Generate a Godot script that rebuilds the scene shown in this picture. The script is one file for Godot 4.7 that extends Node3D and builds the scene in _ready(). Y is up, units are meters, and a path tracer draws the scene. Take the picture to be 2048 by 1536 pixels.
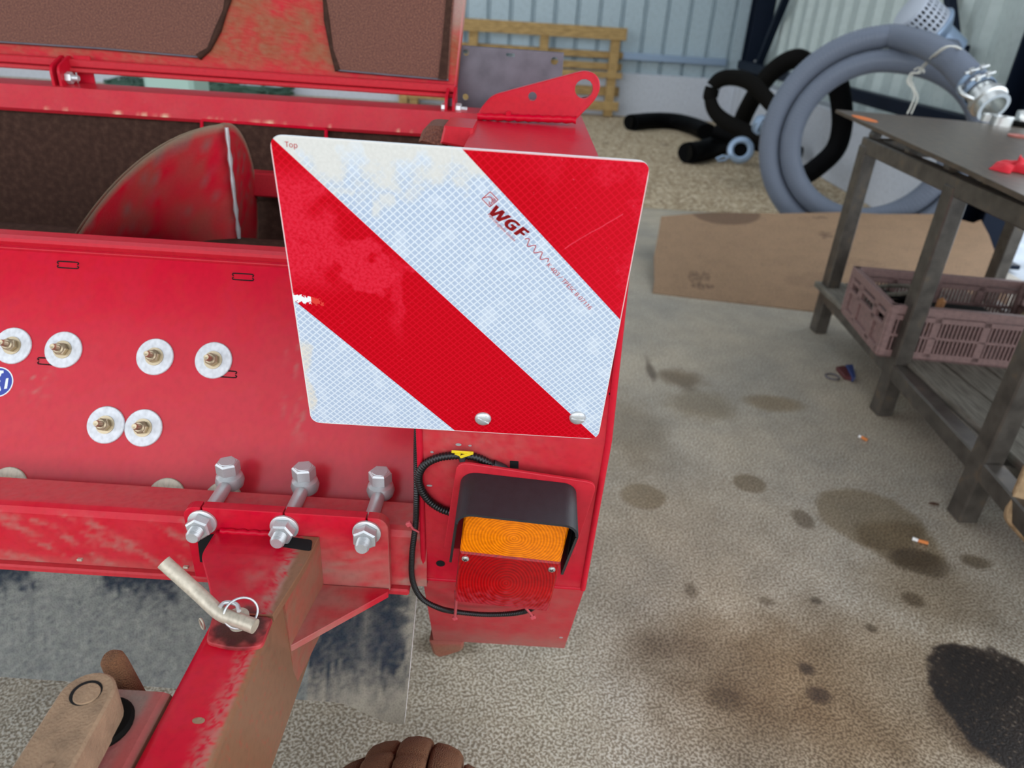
extends Node3D
# A red auger trough machine with a striped warning board in an open steel shed.

const F := 1420.0
var O := Vector3(0, 1.05, 0)
var B := Basis()
var CF = null
var UVF = null
var M = {}
var names = {}
var nz := {}


func _ready():
	# ---- camera
	B = Basis(Vector3(1, 0, 0), deg_to_rad(-27.82)) * Basis(Vector3(0, 0, 1), deg_to_rad(3.639))
	var cam := Camera3D.new()
	cam.name = "camera"
	cam.transform = Transform3D(B, O)
	cam.near = 0.02
	cam.far = 200.0
	var at := CameraAttributesPhysical.new()
	at.frustum_focal_length = 12.0 / (768.0 / F)
	at.frustum_focus_distance = 0.72
	at.frustum_near = 0.02
	at.frustum_far = 200.0
	at.exposure_aperture = 5.5
	cam.attributes = at
	cam.fov = rad_to_deg(2.0 * atan(768.0 / F))
	add_child(cam)
	cam.current = true
	# ---- sky and exposure
	var we := WorldEnvironment.new()
	we.name = "environment"
	var e := Environment.new()
	e.background_mode = Environment.BG_SKY
	var sky := Sky.new()
	var sm := ProceduralSkyMaterial.new()
	sm.sky_top_color = Color(0.86, 0.89, 0.93)
	sm.sky_horizon_color = Color(0.94, 0.95, 0.96)
	sm.ground_bottom_color = Color(0.5, 0.5, 0.5)
	sm.ground_horizon_color = Color(0.6, 0.6, 0.6)
	sm.sky_energy_multiplier = 1.0
	sky.sky_material = sm
	e.sky = sky
	e.background_energy_multiplier = 2.0
	e.tonemap_mode = Environment.TONE_MAPPER_LINEAR
	e.tonemap_exposure = 1.75
	e.sdfgi_enabled = true
	e.ssao_enabled = true
	e.ssil_enabled = true
	we.environment = e
	add_child(we)
	# ---- scene
	noises()
	materials()
	shed()
	machine()
	warning_board()
	tail_lamp()
	conduits()
	hitch_pin()
	lift_arm()
	wheel()
	workbench()
	bench_items()
	crate()
	cardboard()
	grey_hose()
	black_hoses()
	pallet()
	yard_bits()
	floor_bits()


# ------------------------------------------------------------------ rays
func ray(x, y) -> Vector3:
	return B * Vector3((x - 1024.0) / F, -(y - 768.0) / F, -1.0)


func on(x, y, p: Plane) -> Vector3:
	var d := ray(x, y)
	return O + d * ((p.d - p.normal.dot(O)) / p.normal.dot(d))


func tp(drop, z, tilt) -> Plane:
	return Plane(Vector3(0, sin(deg_to_rad(tilt)), cos(deg_to_rad(tilt))), Vector3(0, 1.05 - drop, z))


func zp(z) -> Plane:
	return Plane(Vector3(0, 0, 1), Vector3(0, 0, z))


func hp(drop) -> Plane:
	return Plane(Vector3.UP, Vector3(0, 1.05 - drop, 0))


func ons(list, p: Plane) -> Array:
	var r = []
	for q in list:
		r.append(on(q[0], q[1], p))
	return r


# ------------------------------------------------------------------ nodes
func numbered(s: String) -> String:
	if not names.has(s):
		names[s] = 0
		return s
	names[s] += 1
	return "%s_%03d" % [s, names[s]]


func thing(called, label, category, at := Vector3.ZERO, group = ""):
	var o := Node3D.new()
	o.name = numbered(called)
	add_child(o)
	o.position = at
	tag(o, label, category, group)
	return o


func tag(o, label, category, group = ""):
	o.set_meta("label", label)
	o.set_meta("category", category)
	if group != "":
		o.set_meta("group", group)
	return o


# a named mesh. Under a thing the shape is given in world coordinates, under a part it shares the part's frame.
func obj(called, st, mat, parent = self, local = false):
	var o := MeshInstance3D.new()
	if st is SurfaceTool:
		st.generate_normals()
		o.mesh = st.commit()
	else:
		o.mesh = st
	if o.mesh.get_surface_count() > 0:
		for k in o.mesh.get_surface_count():
			o.mesh.surface_set_material(k, mat)
	o.name = numbered(called) if parent == self else called
	parent.add_child(o, true)
	if parent != self and parent.get_parent() == self and not local:
		if not (parent is MeshInstance3D):
			o.position = -parent.position
	return o


func struct(called, st, mat, parent = self):
	var o = obj(called, st, mat, parent)
	o.set_meta("kind", "structure")
	return o


# ------------------------------------------------------------------ mesh tools
func st0() -> SurfaceTool:
	var s := SurfaceTool.new()
	s.begin(Mesh.PRIMITIVE_TRIANGLES)
	s.set_smooth_group(-1)
	return s


func vert(s: SurfaceTool, p: Vector3):
	s.set_color(CF.call(p) if CF != null else Color.WHITE)
	if UVF != null:
		s.set_uv(UVF.call(p))
	s.add_vertex(p)


func tri(s, a, b, c):   # counter-clockwise seen from outside
	vert(s, a)
	vert(s, c)
	vert(s, b)


func trid(s, a, b, c, l):
	if l <= 0:
		tri(s, a, b, c)
		return
	var ab = (a + b) * 0.5
	var bc = (b + c) * 0.5
	var ca = (c + a) * 0.5
	trid(s, a, ab, ca, l - 1)
	trid(s, ab, b, bc, l - 1)
	trid(s, ca, bc, c, l - 1)
	trid(s, ab, bc, ca, l - 1)


func quad(s, a, b, c, d):
	tri(s, a, b, c)
	tri(s, a, c, d)


func gridq(s, a, b, c, d, nu, nv):   # a->b is u, a->d is v
	for i in nu:
		for j in nv:
			var u0 = float(i) / nu
			var u1 = float(i + 1) / nu
			var v0 = float(j) / nv
			var v1 = float(j + 1) / nv
			quad(s, bil(a, b, c, d, u0, v0), bil(a, b, c, d, u1, v0), bil(a, b, c, d, u1, v1), bil(a, b, c, d, u0, v1))


func bil(a, b, c, d, u, v):
	return a.lerp(b, u).lerp(d.lerp(c, u), v)


func area2(p) -> float:
	var s := 0.0
	for i in p.size():
		s += p[i].cross(p[(i + 1) % p.size()])
	return s


func inset(p, b):
	var r := PackedVector2Array()
	var n = p.size()
	for i in n:
		var d0 = (p[i] - p[(i + n - 1) % n]).normalized()
		var d1 = (p[(i + 1) % n] - p[i]).normalized()
		var n0 = Vector2(-d0.y, d0.x)
		var n1 = Vector2(-d1.y, d1.x)
		var m = n0 + n1
		if m.length() < 0.2:
			m = n0
		m = m.normalized()
		r.append(p[i] + m * b / max(0.45, m.dot(n0)))
	return r


func fillet(pts, r, seg = 5):
	var out = []
	var n = pts.size()
	for i in n:
		var rr = r[i] if r is Array else r
		if rr <= 0.0:
			out.append(pts[i])
			continue
		var p = pts[i]
		var a = (pts[(i + n - 1) % n] - p)
		var c = (pts[(i + 1) % n] - p)
		var ra = min(rr, a.length() * 0.48)
		var rc = min(rr, c.length() * 0.48)
		var pa = p + a.normalized() * ra
		var pc = p + c.normalized() * rc
		for k in seg + 1:
			var t = float(k) / seg
			out.append(pa.lerp(p, t).lerp(p.lerp(pc, t), t))
	return out


func circ(c, e1, e2, r, n = 20, r2 = 0.0):
	var out = []
	for i in n:
		var a = TAU * i / n
		out.append(c + e1 * cos(a) * r + e2 * sin(a) * (r2 if r2 > 0.0 else r))
	return out


func slab(pts, n: Vector3, t, bev = 0.0, lvl = 0, holes = [], s = null):
	if s == null:
		s = st0()
	n = n.normalized()
	var o = pts[0]
	var e1 = (pts[1] - pts[0]).normalized()
	e1 = (e1 - n * e1.dot(n)).normalized()
	var e2 = n.cross(e1)
	var p2 := PackedVector2Array()
	for q in pts:
		p2.append(Vector2((q - o).dot(e1), (q - o).dot(e2)))
	if area2(p2) < 0.0:
		p2.reverse()
	var inn = inset(p2, bev) if bev > 0.0 else p2
	var f = func(q, dd): return o + e1 * q.x + e2 * q.y - n * dd
	var h2 = []
	for h in holes:
		var hh := PackedVector2Array()
		for q in h:
			hh.append(Vector2((q - o).dot(e1), (q - o).dot(e2)))
		if area2(hh) < 0.0:
			hh.reverse()
		h2.append(hh)
	for pass_ in 2:
		var pieces = [inn if pass_ == 0 else p2]
		for hh in h2:
			var cx := 0.0
			for q in hh:
				cx += q.x / hh.size()
			var next = []
			for pc in pieces:
				for side in 2:
					var half := PackedVector2Array([Vector2(cx, -9), Vector2(cx + 9, -9), Vector2(cx + 9, 9), Vector2(cx, 9)]) if side == 0 else PackedVector2Array([Vector2(cx - 9, -9), Vector2(cx, -9), Vector2(cx, 9), Vector2(cx - 9, 9)])
					for q in Geometry2D.intersect_polygons(pc, half):
						for w in Geometry2D.clip_polygons(q, hh):
							next.append(w)
			pieces = next
		for pc in pieces:
			var ix = Geometry2D.triangulate_polygon(pc)
			for k in range(0, ix.size(), 3):
				var a = pc[ix[k]]
				var b = pc[ix[k + 1]]
				var c = pc[ix[k + 2]]
				if (b - a).cross(c - a) < 0.0:
					var w = b
					b = c
					c = w
				if pass_ == 0:
					trid(s, f.call(a, 0.0), f.call(b, 0.0), f.call(c, 0.0), lvl)
				else:
					tri(s, f.call(a, t), f.call(c, t), f.call(b, t))
	var m = p2.size()
	for i in m:
		var j = (i + 1) % m
		if bev > 0.0:
			quad(s, f.call(p2[i], bev), f.call(p2[j], bev), f.call(inn[j], 0.0), f.call(inn[i], 0.0))
		var nu = max(1, int(p2[i].distance_to(p2[j]) / 0.012)) if lvl > 0 else 1
		gridq(s, f.call(p2[i], t), f.call(p2[j], t), f.call(p2[j], bev), f.call(p2[i], bev), nu, max(1, int(t / 0.012)) if lvl > 0 else 1)
	for hh in h2:
		for i in hh.size():
			var j = (i + 1) % hh.size()
			quad(s, f.call(hh[i], 0.0), f.call(hh[j], 0.0), f.call(hh[j], t), f.call(hh[i], t))
	return s


func box(c: Vector3, sz: Vector3, bev = 0.0, bs := Basis(), s = null):
	if s == null:
		s = st0()
	var h = sz * 0.5
	var b = min(bev, min(h.x, min(h.y, h.z)) * 0.8)
	for ax in 3:
		for sg in [-1.0, 1.0]:
			var n := Vector3.ZERO
			n[ax] = sg
			var u := Vector3.ZERO
			u[(ax + 1) % 3] = 1.0
			var v := Vector3.ZERO
			v[(ax + 2) % 3] = sg
			var hu = h[(ax + 1) % 3] - b
			var hv = h[(ax + 2) % 3] - b
			var p = n * h[ax]
			quad(s, c + bs * (p - u * hu - v * hv), c + bs * (p + u * hu - v * hv), c + bs * (p + u * hu + v * hv), c + bs * (p - u * hu + v * hv))
	if b > 0.0:
		for ax in 3:
			var a1 = (ax + 1) % 3
			var a2 = (ax + 2) % 3
			for s1 in [-1.0, 1.0]:
				for s2 in [-1.0, 1.0]:
					var q = []
					for k in 4:
						var v := Vector3.ZERO
						v[ax] = (h[ax] - b) * (-1.0 if k == 0 or k == 3 else 1.0)
						v[a1] = s1 * (h[a1] if k < 2 else h[a1] - b)
						v[a2] = s2 * (h[a2] - b if k < 2 else h[a2])
						q.append(c + bs * v)
					if s1 * s2 > 0.0:
						quad(s, q[0], q[1], q[2], q[3])
					else:
						quad(s, q[3], q[2], q[1], q[0])
		for sx in [-1.0, 1.0]:
			for sy in [-1.0, 1.0]:
				for sz2 in [-1.0, 1.0]:
					var i = h - Vector3(b, b, b)
					var p0 = c + bs * Vector3(sx * h.x, sy * i.y, sz2 * i.z)
					var p1 = c + bs * Vector3(sx * i.x, sy * h.y, sz2 * i.z)
					var p2 = c + bs * Vector3(sx * i.x, sy * i.y, sz2 * h.z)
					if sx * sy * sz2 > 0.0:
						tri(s, p0, p1, p2)
					else:
						tri(s, p0, p2, p1)
	return s


func beamb(a: Vector3, b: Vector3, w, h, bev = 0.0, up := Vector3.UP, s = null):   # a box from a to b
	var d = (b - a).normalized()
	var x = up.cross(d).normalized()
	var y = d.cross(x)
	return box((a + b) * 0.5, Vector3(w, h, a.distance_to(b)), bev, Basis(x, y, d), s)


func spline(pts, per = 8, closed = false):
	var out = []
	var n = pts.size()
	var last = n if closed else n - 1
	for i in last:
		var p0 = pts[(i + n - 1) % n] if closed or i > 0 else pts[0]
		var p1 = pts[i]
		var p2 = pts[(i + 1) % n]
		var p3 = pts[(i + 2) % n] if closed or i + 2 < n else pts[n - 1]
		for k in per:
			var t = float(k) / per
			out.append(0.5 * ((2.0 * p1) + (p2 - p0) * t + (2.0 * p0 - 5.0 * p1 + 4.0 * p2 - p3) * t * t + (3.0 * p1 - p0 - 3.0 * p2 + p3) * t * t * t))
	if not closed:
		out.append(pts[n - 1])
	return out


func resample(pts, step):
	var out = [pts[0]]
	var left = step
	for i in range(1, pts.size()):
		var a = pts[i - 1]
		var b = pts[i]
		var l = a.distance_to(b)
		while l >= left and l > 0.0:
			a = a.lerp(b, left / l)
			out.append(a)
			l = a.distance_to(b)
			left = step
		left -= l
	return out


# a tube along a path; rad is a number or a call(i, of) -> radius; flat squeezes it along up
func tube(path, rad, sides = 12, s = null, closed = false, caps = true, flat = 1.0, upv := Vector3.UP):
	if s == null:
		s = st0()
	s.set_smooth_group(0)
	var n = path.size()
	var rings = []
	var nx = Vector3.ZERO
	for i in n:
		var t: Vector3
		if closed:
			t = (path[(i + 1) % n] - path[(i + n - 1) % n]).normalized()
		else:
			t = (path[min(i + 1, n - 1)] - path[max(i - 1, 0)]).normalized()
		if i == 0 or flat != 1.0:
			var u = upv if abs(t.dot(upv)) < 0.95 else Vector3(1, 0, 0.1)
			nx = u.cross(t).normalized()
		else:
			nx = (nx - t * nx.dot(t)).normalized()
		var ny = t.cross(nx)
		var r = rad.call(i, n) if rad is Callable else rad
		var ring = []
		for k in sides:
			var a = TAU * k / sides
			ring.append(path[i] + nx * cos(a) * r + ny * sin(a) * r * flat)
		rings.append(ring)
	for i in (n if closed else n - 1):
		var r0 = rings[i]
		var r1 = rings[(i + 1) % n]
		for k in sides:
			var j = (k + 1) % sides
			quad(s, r0[k], r0[j], r1[j], r1[k])
	if not closed and caps:
		s.set_smooth_group(-1)
		for k in sides:
			var j = (k + 1) % sides
			tri(s, path[0], rings[0][j], rings[0][k])
			tri(s, path[n - 1], rings[n - 1][k], rings[n - 1][j])
	s.set_smooth_group(-1)
	return s


# profile of [radius, height] along axis, from bottom to top on the outside
func lathe(prof, c: Vector3, axis: Vector3, seg = 20, s = null, flat = false, turn = 0.0):
	if s == null:
		s = st0()
	axis = axis.normalized()
	var u = axis.cross(Vector3(0.31, 0.17, 0.93) if abs(axis.z) < 0.8 else Vector3(0.2, 1, 0.1)).normalized()
	var v = axis.cross(u)
	var g := 1
	for i in prof.size() - 1:
		if i > 0:
			var d0 = Vector2(prof[i][0] - prof[i - 1][0], prof[i][1] - prof[i - 1][1])
			var d1 = Vector2(prof[i + 1][0] - prof[i][0], prof[i + 1][1] - prof[i][1])
			if abs(d0.angle_to(d1)) > 0.6:
				g += 1
		s.set_smooth_group(-1 if flat else g)
		for k in seg:
			var a0 = TAU * k / seg + turn
			var a1 = TAU * (k + 1) / seg + turn
			var d0 = u * cos(a0) + v * sin(a0)
			var d1 = u * cos(a1) + v * sin(a1)
			var p00 = c + d0 * prof[i][0] + axis * prof[i][1]
			var p10 = c + d1 * prof[i][0] + axis * prof[i][1]
			var p11 = c + d1 * prof[i + 1][0] + axis * prof[i + 1][1]
			var p01 = c + d0 * prof[i + 1][0] + axis * prof[i + 1][1]
			if prof[i][0] < 1e-7:
				tri(s, p00, p11, p01)
			elif prof[i + 1][0] < 1e-7:
				tri(s, p00, p10, p01)
			else:
				quad(s, p00, p10, p11, p01)
	s.set_smooth_group(-1)
	return s


func hexn(c, axis, af, h, s = null, turn = 0.0):
	var r = af * 0.577
	return lathe([[0.0, 0.0], [r * 0.88, 0.0], [r, h * 0.08], [r, h * 0.86], [r * 0.86, h], [0.0, h]], c, axis, 6, s, true, turn)


func screw(c, axis, r, l, s = null):   # a threaded end with a chamfered tip
	var prof = [[0.0, 0.0], [r, 0.0]]
	var n = max(2, int(l / (r * 0.3)))
	for i in n:
		var h0 = l * 0.88 * i / n
		var h1 = l * 0.88 * (i + 0.5) / n
		prof.append([r * 0.9, h0 + 1e-5])
		prof.append([r, h1])
	prof.append([r * 0.8, l])
	prof.append([r * 0.3, l])
	prof.append([0.0, l * 0.97])
	return lathe(prof, c, axis, 16, s)


# ------------------------------------------------------------------ noise and colour
func noises():
	for a in [["fine", 190.0, 3], ["mid", 60.0, 3], ["big", 16.0, 4], ["huge", 3.5, 4], ["speck", 420.0, 1]]:
		var f := FastNoiseLite.new()
		f.noise_type = FastNoiseLite.TYPE_SIMPLEX_SMOOTH
		f.seed = 11 + a[2] * 7
		f.frequency = a[1]
		f.fractal_octaves = a[2]
		nz[a[0]] = f


func N(k, p) -> float:
	return nz[k].get_noise_3dv(p)


func lin(r, g, b) -> Color:
	return Color(r, g, b).srgb_to_linear()


func ss(a, b, x) -> float:
	return smoothstep(a, b, x)


func ntex(freq, ramp, size = 512, kind = FastNoiseLite.TYPE_SIMPLEX_SMOOTH, oct = 4, sd = 3) -> NoiseTexture2D:
	var f := FastNoiseLite.new()
	f.noise_type = kind
	f.seed = sd
	f.frequency = freq
	f.fractal_octaves = oct
	if kind == FastNoiseLite.TYPE_CELLULAR:
		f.cellular_return_type = FastNoiseLite.RETURN_CELL_VALUE
	var t := NoiseTexture2D.new()
	t.width = size
	t.height = size
	t.seamless = true
	t.noise = f
	var g := Gradient.new()
	g.offsets = PackedFloat32Array(ramp.map(func(x): return x[0]))
	g.colors = PackedColorArray(ramp.map(func(x): return x[1]))
	t.color_ramp = g
	return t


func grey(a) -> Color:
	return Color(a, a, a)


func mat(key, col, rough = 0.6, metal = 0.0, tex = null, tscale = 4.0, bump = null, bscale = 0.0, vc = false):
	var m := StandardMaterial3D.new()
	m.resource_name = key
	m.albedo_color = col
	m.roughness = rough
	m.metallic = metal
	m.vertex_color_use_as_albedo = vc
	if tex != null:
		m.albedo_texture = tex
	if bump != null:
		m.heightmap_enabled = true
		m.heightmap_texture = bump
		m.heightmap_scale = bscale
	if tex != null or bump != null:
		m.uv1_triplanar = true
		m.uv1_world_triplanar = true
		m.uv1_scale = Vector3.ONE * tscale
	M[key] = m
	return m


func materials():
	var T = {}
	T.speck = ntex(0.09, [[0.0, grey(0.78)], [0.5, grey(0.97)], [1.0, grey(1.0)]], 512)
	T.cloud = ntex(0.012, [[0.0, grey(0.80)], [0.45, grey(0.91)], [1.0, grey(1.0)]], 512)
	T.grain = ntex(0.16, [[0.0, grey(0.5)], [0.5, grey(0.82)], [1.0, grey(1.0)]], 512, FastNoiseLite.TYPE_SIMPLEX_SMOOTH, 3)
	T.cell = ntex(0.048, [[0.0, Color(0.56, 0.52, 0.47)], [0.30, Color(0.66, 0.62, 0.57)], [0.46, Color(0.80, 0.77, 0.73)], [0.58, Color(0.91, 0.89, 0.86)], [0.74, Color(1, 1, 1)]], 1024, FastNoiseLite.TYPE_SIMPLEX_SMOOTH, 3)
	T.rust = ntex(0.09, [[0.0, Color(0.34, 0.19, 0.15)], [0.4, Color(0.44, 0.27, 0.21)], [0.65, Color(0.50, 0.32, 0.25)], [0.9, Color(0.60, 0.42, 0.33)], [1.0, Color(0.74, 0.60, 0.50)]], 512)
	T.soil = ntex(0.03, [[0.0, Color(0.20, 0.135, 0.11)], [0.5, Color(0.24, 0.165, 0.135)], [1.0, Color(0.30, 0.215, 0.175)]], 512)
	T.steel = ntex(0.02, [[0.0, Color(0.36, 0.34, 0.32)], [0.4, Color(0.45, 0.43, 0.40)], [0.7, Color(0.50, 0.48, 0.45)], [1.0, Color(0.60, 0.53, 0.45)]], 512, FastNoiseLite.TYPE_SIMPLEX_SMOOTH, 5)
	T.bumps = ntex(0.10, [[0.0, grey(0.0)], [1.0, grey(1.0)]], 512)
	T.gravel = ntex(0.055, [[0.0, Color(0.40, 0.34, 0.26)], [0.3, Color(0.62, 0.55, 0.45)], [0.7, Color(0.80, 0.75, 0.66)], [1.0, Color(0.95, 0.92, 0.86)]], 1024, FastNoiseLite.TYPE_CELLULAR, 2)
	T.wood = ntex(0.02, [[0.0, Color(0.48, 0.44, 0.38)], [0.5, Color(0.66, 0.62, 0.55)], [1.0, Color(0.80, 0.76, 0.70)]], 512, FastNoiseLite.TYPE_SIMPLEX_SMOOTH, 5)
	M.T = T
	T.paint = ntex(0.06, [[0.0, grey(0.92)], [0.5, grey(0.98)], [1.0, grey(1.0)]], 512)
	mat("red paint", Color(1, 1, 1), 0.28, 0.0, T.paint, 3.0, null, 0.0, true).metallic_specular = 0.28
	mat("panel paint", Color(1, 1, 1), 0.22, 0.0, T.paint, 3.0, null, 0.0, true).metallic_specular = 0.33
	mat("satin red paint", Color(1, 1, 1), 0.5, 0.0, T.paint, 5.0, T.bumps, 0.03, true).metallic_specular = 0.3
	mat("rusty steel", Color(0.86, 0.82, 0.80), 0.7, 0.1, T.rust, 5.0, T.bumps, 0.06)
	mat("soil coated steel", Color(1, 1, 1), 0.8, 0.0, T.soil, 4.0, T.bumps, 0.03).metallic_specular = 0.2
	mat("dry mud", Color(0.60, 0.49, 0.38), 0.85, 0.0, T.cloud, 6.0, T.bumps, 0.06)
	mat("tyre mud", Color(0.56, 0.38, 0.25), 0.95, 0.0, T.grain, 10.0, T.bumps, 0.25)
	mat("zinc", Color(0.80, 0.81, 0.81), 0.4, 0.6, T.speck, 30.0)
	mat("zinc plain", Color(0.80, 0.81, 0.81), 0.35, 0.6)
	mat("yellow zinc", Color(0.70, 0.64, 0.53), 0.38, 0.8)
	mat("washer white", Color(0.86, 0.87, 0.88), 0.5, 0.15, T.cloud, 20.0)
	mat("cream steel", Color(0.78, 0.74, 0.66), 0.42, 0.3, T.cloud, 25.0)
	mat("rubber flap", Color(1, 1, 1), 0.8, 0.0, T.speck, 6.0, T.bumps, 0.02, true).metallic_specular = 0.2
	mat("black plastic", Color(0.14, 0.14, 0.155), 0.5, 0.0, T.cloud, 12.0, T.bumps, 0.015)
	mat("conduit", Color(0.035, 0.037, 0.042), 0.42)
	mat("hole black", Color(0.01, 0.008, 0.008), 1.0)
	mat("pink tie", Color(0.72, 0.27, 0.30), 0.5)
	mat("yellow plastic", Color(0.85, 0.74, 0.10), 0.45)
	mat("corrugated", Color(0.66, 0.73, 0.76), 0.5, 0.1, T.paint, 0.6)
	mat("corrugated side", Color(0.72, 0.77, 0.76), 0.5, 0.1, T.paint, 0.6)
	mat("plinth", Color(0.76, 0.78, 0.81), 0.85, 0.0, T.paint, 0.8)
	mat("roof sheet", Color(0.42, 0.44, 0.45), 0.7)
	mat("navy steel", Color(0.075, 0.11, 0.17), 0.5, 0.1, T.paint, 4.0).metallic_specular = 0.25
	mat("galvanised rail", Color(0.55, 0.63, 0.72), 0.42, 0.5)
	mat("bench steel", Color(0.74, 0.73, 0.72), 0.36, 0.55, T.steel, 1.5)
	mat("bench top", Color(0.70, 0.64, 0.58), 0.38, 0.35, T.steel, 2.2).uv1_scale = Vector3(5.0, 5.0, 1.2)
	mat("plank", Color(0.60, 0.61, 0.61), 0.85, 0.0, T.wood, 5.0).uv1_scale = Vector3(9.0, 4.0, 0.9)
	mat("board wood", Color(0.92, 0.82, 0.68), 0.8, 0.0, T.wood, 5.0)
	mat("pallet wood", Color(0.98, 0.86, 0.62), 0.8, 0.0, T.wood, 3.0).uv1_scale = Vector3(0.7, 6.0, 6.0)
	mat("card", Color(1, 1, 1), 0.85, 0.0, T.speck, 2.0, null, 0.0, true)
	mat("crate plastic", Color(0.53, 0.42, 0.40), 0.55, 0.0, T.cloud, 8.0)
	mat("hose grey", Color(0.39, 0.42, 0.47), 0.38).metallic_specular = 0.3
	mat("hose black", Color(0.03, 0.031, 0.035), 0.6).metallic_specular = 0.15
	mat("hose dusty", Color(0.07, 0.066, 0.06), 0.7).metallic_specular = 0.15
	mat("strainer grey", Color(0.66, 0.69, 0.73), 0.5)
	mat("string", Color(0.80, 0.80, 0.76), 0.8)
	mat("bare metal", Color(0.80, 0.81, 0.80), 0.28, 0.9)
	mat("plate steel", Color(0.42, 0.40, 0.43), 0.42, 0.55, T.cloud, 3.0)
	mat("rag", Color(0.76, 0.10, 0.16), 0.95)
	mat("print red", Color(0.70, 0.02, 0.07), 0.5)
	mat("print white", Color(0.85, 0.87, 0.88), 0.5)
	mat("sticker blue", Color(0.02, 0.17, 0.55), 0.4)
	mat("pale green", Color(0.62, 0.74, 0.70), 0.6)
	mat("net green", Color(0.25, 0.36, 0.30), 0.9)
	mat("orange paint", Color(0.75, 0.38, 0.08), 0.6)
	mat("pink rust", Color(0.62, 0.33, 0.28), 0.6)
	mat("cigarette white", Color(0.88, 0.88, 0.86), 0.8)
	mat("cigarette filter", Color(0.80, 0.48, 0.24), 0.8)
	mat("leaf", Color(0.27, 0.17, 0.10), 0.9)
	mat("scrap blue", Color(0.10, 0.18, 0.38), 0.6)
	mat("scrap red", Color(0.30, 0.10, 0.10), 0.6)
	mat("amber wheel", Color(0.55, 0.48, 0.30), 0.5)
	mat("wood handle", Color(0.62, 0.42, 0.24), 0.6)


# ------------------------------------------------------------------ paint colours (linear)
var RED := Color(0.53, 0.0005, 0.020)
var DUST := Color(0.34, 0.195, 0.155)
var MUD := Color(0.20, 0.125, 0.07)


func red_plain(p) -> Color:
	var d = 0.02 + 0.03 * N("big", p)
	return RED.lerp(DUST, clampf(d, 0.0, 1.0))


func red_dusty(amount) -> Callable:
	return func(p):
		var d = amount + 0.5 * amount * N("big", p) + 0.3 * amount * N("fine", p)
		return RED.lerp(DUST, clampf(d, 0.0, 1.0))


# ------------------------------------------------------------------ the setting
func corrugated(x0, x1, y0, y1, pitch, shape, at: Callable):
	var s := st0()
	var x = x0
	var prof = shape
	while x < x1:
		for i in 4:
			var a = prof[i]
			var b = prof[i + 1]
			quad(s, at.call(x + a[0] * pitch, y0, a[1]), at.call(x + b[0] * pitch, y0, b[1]), at.call(x + b[0] * pitch, y1, b[1]), at.call(x + a[0] * pitch, y1, a[1]))
		x += pitch
	return s


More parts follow.
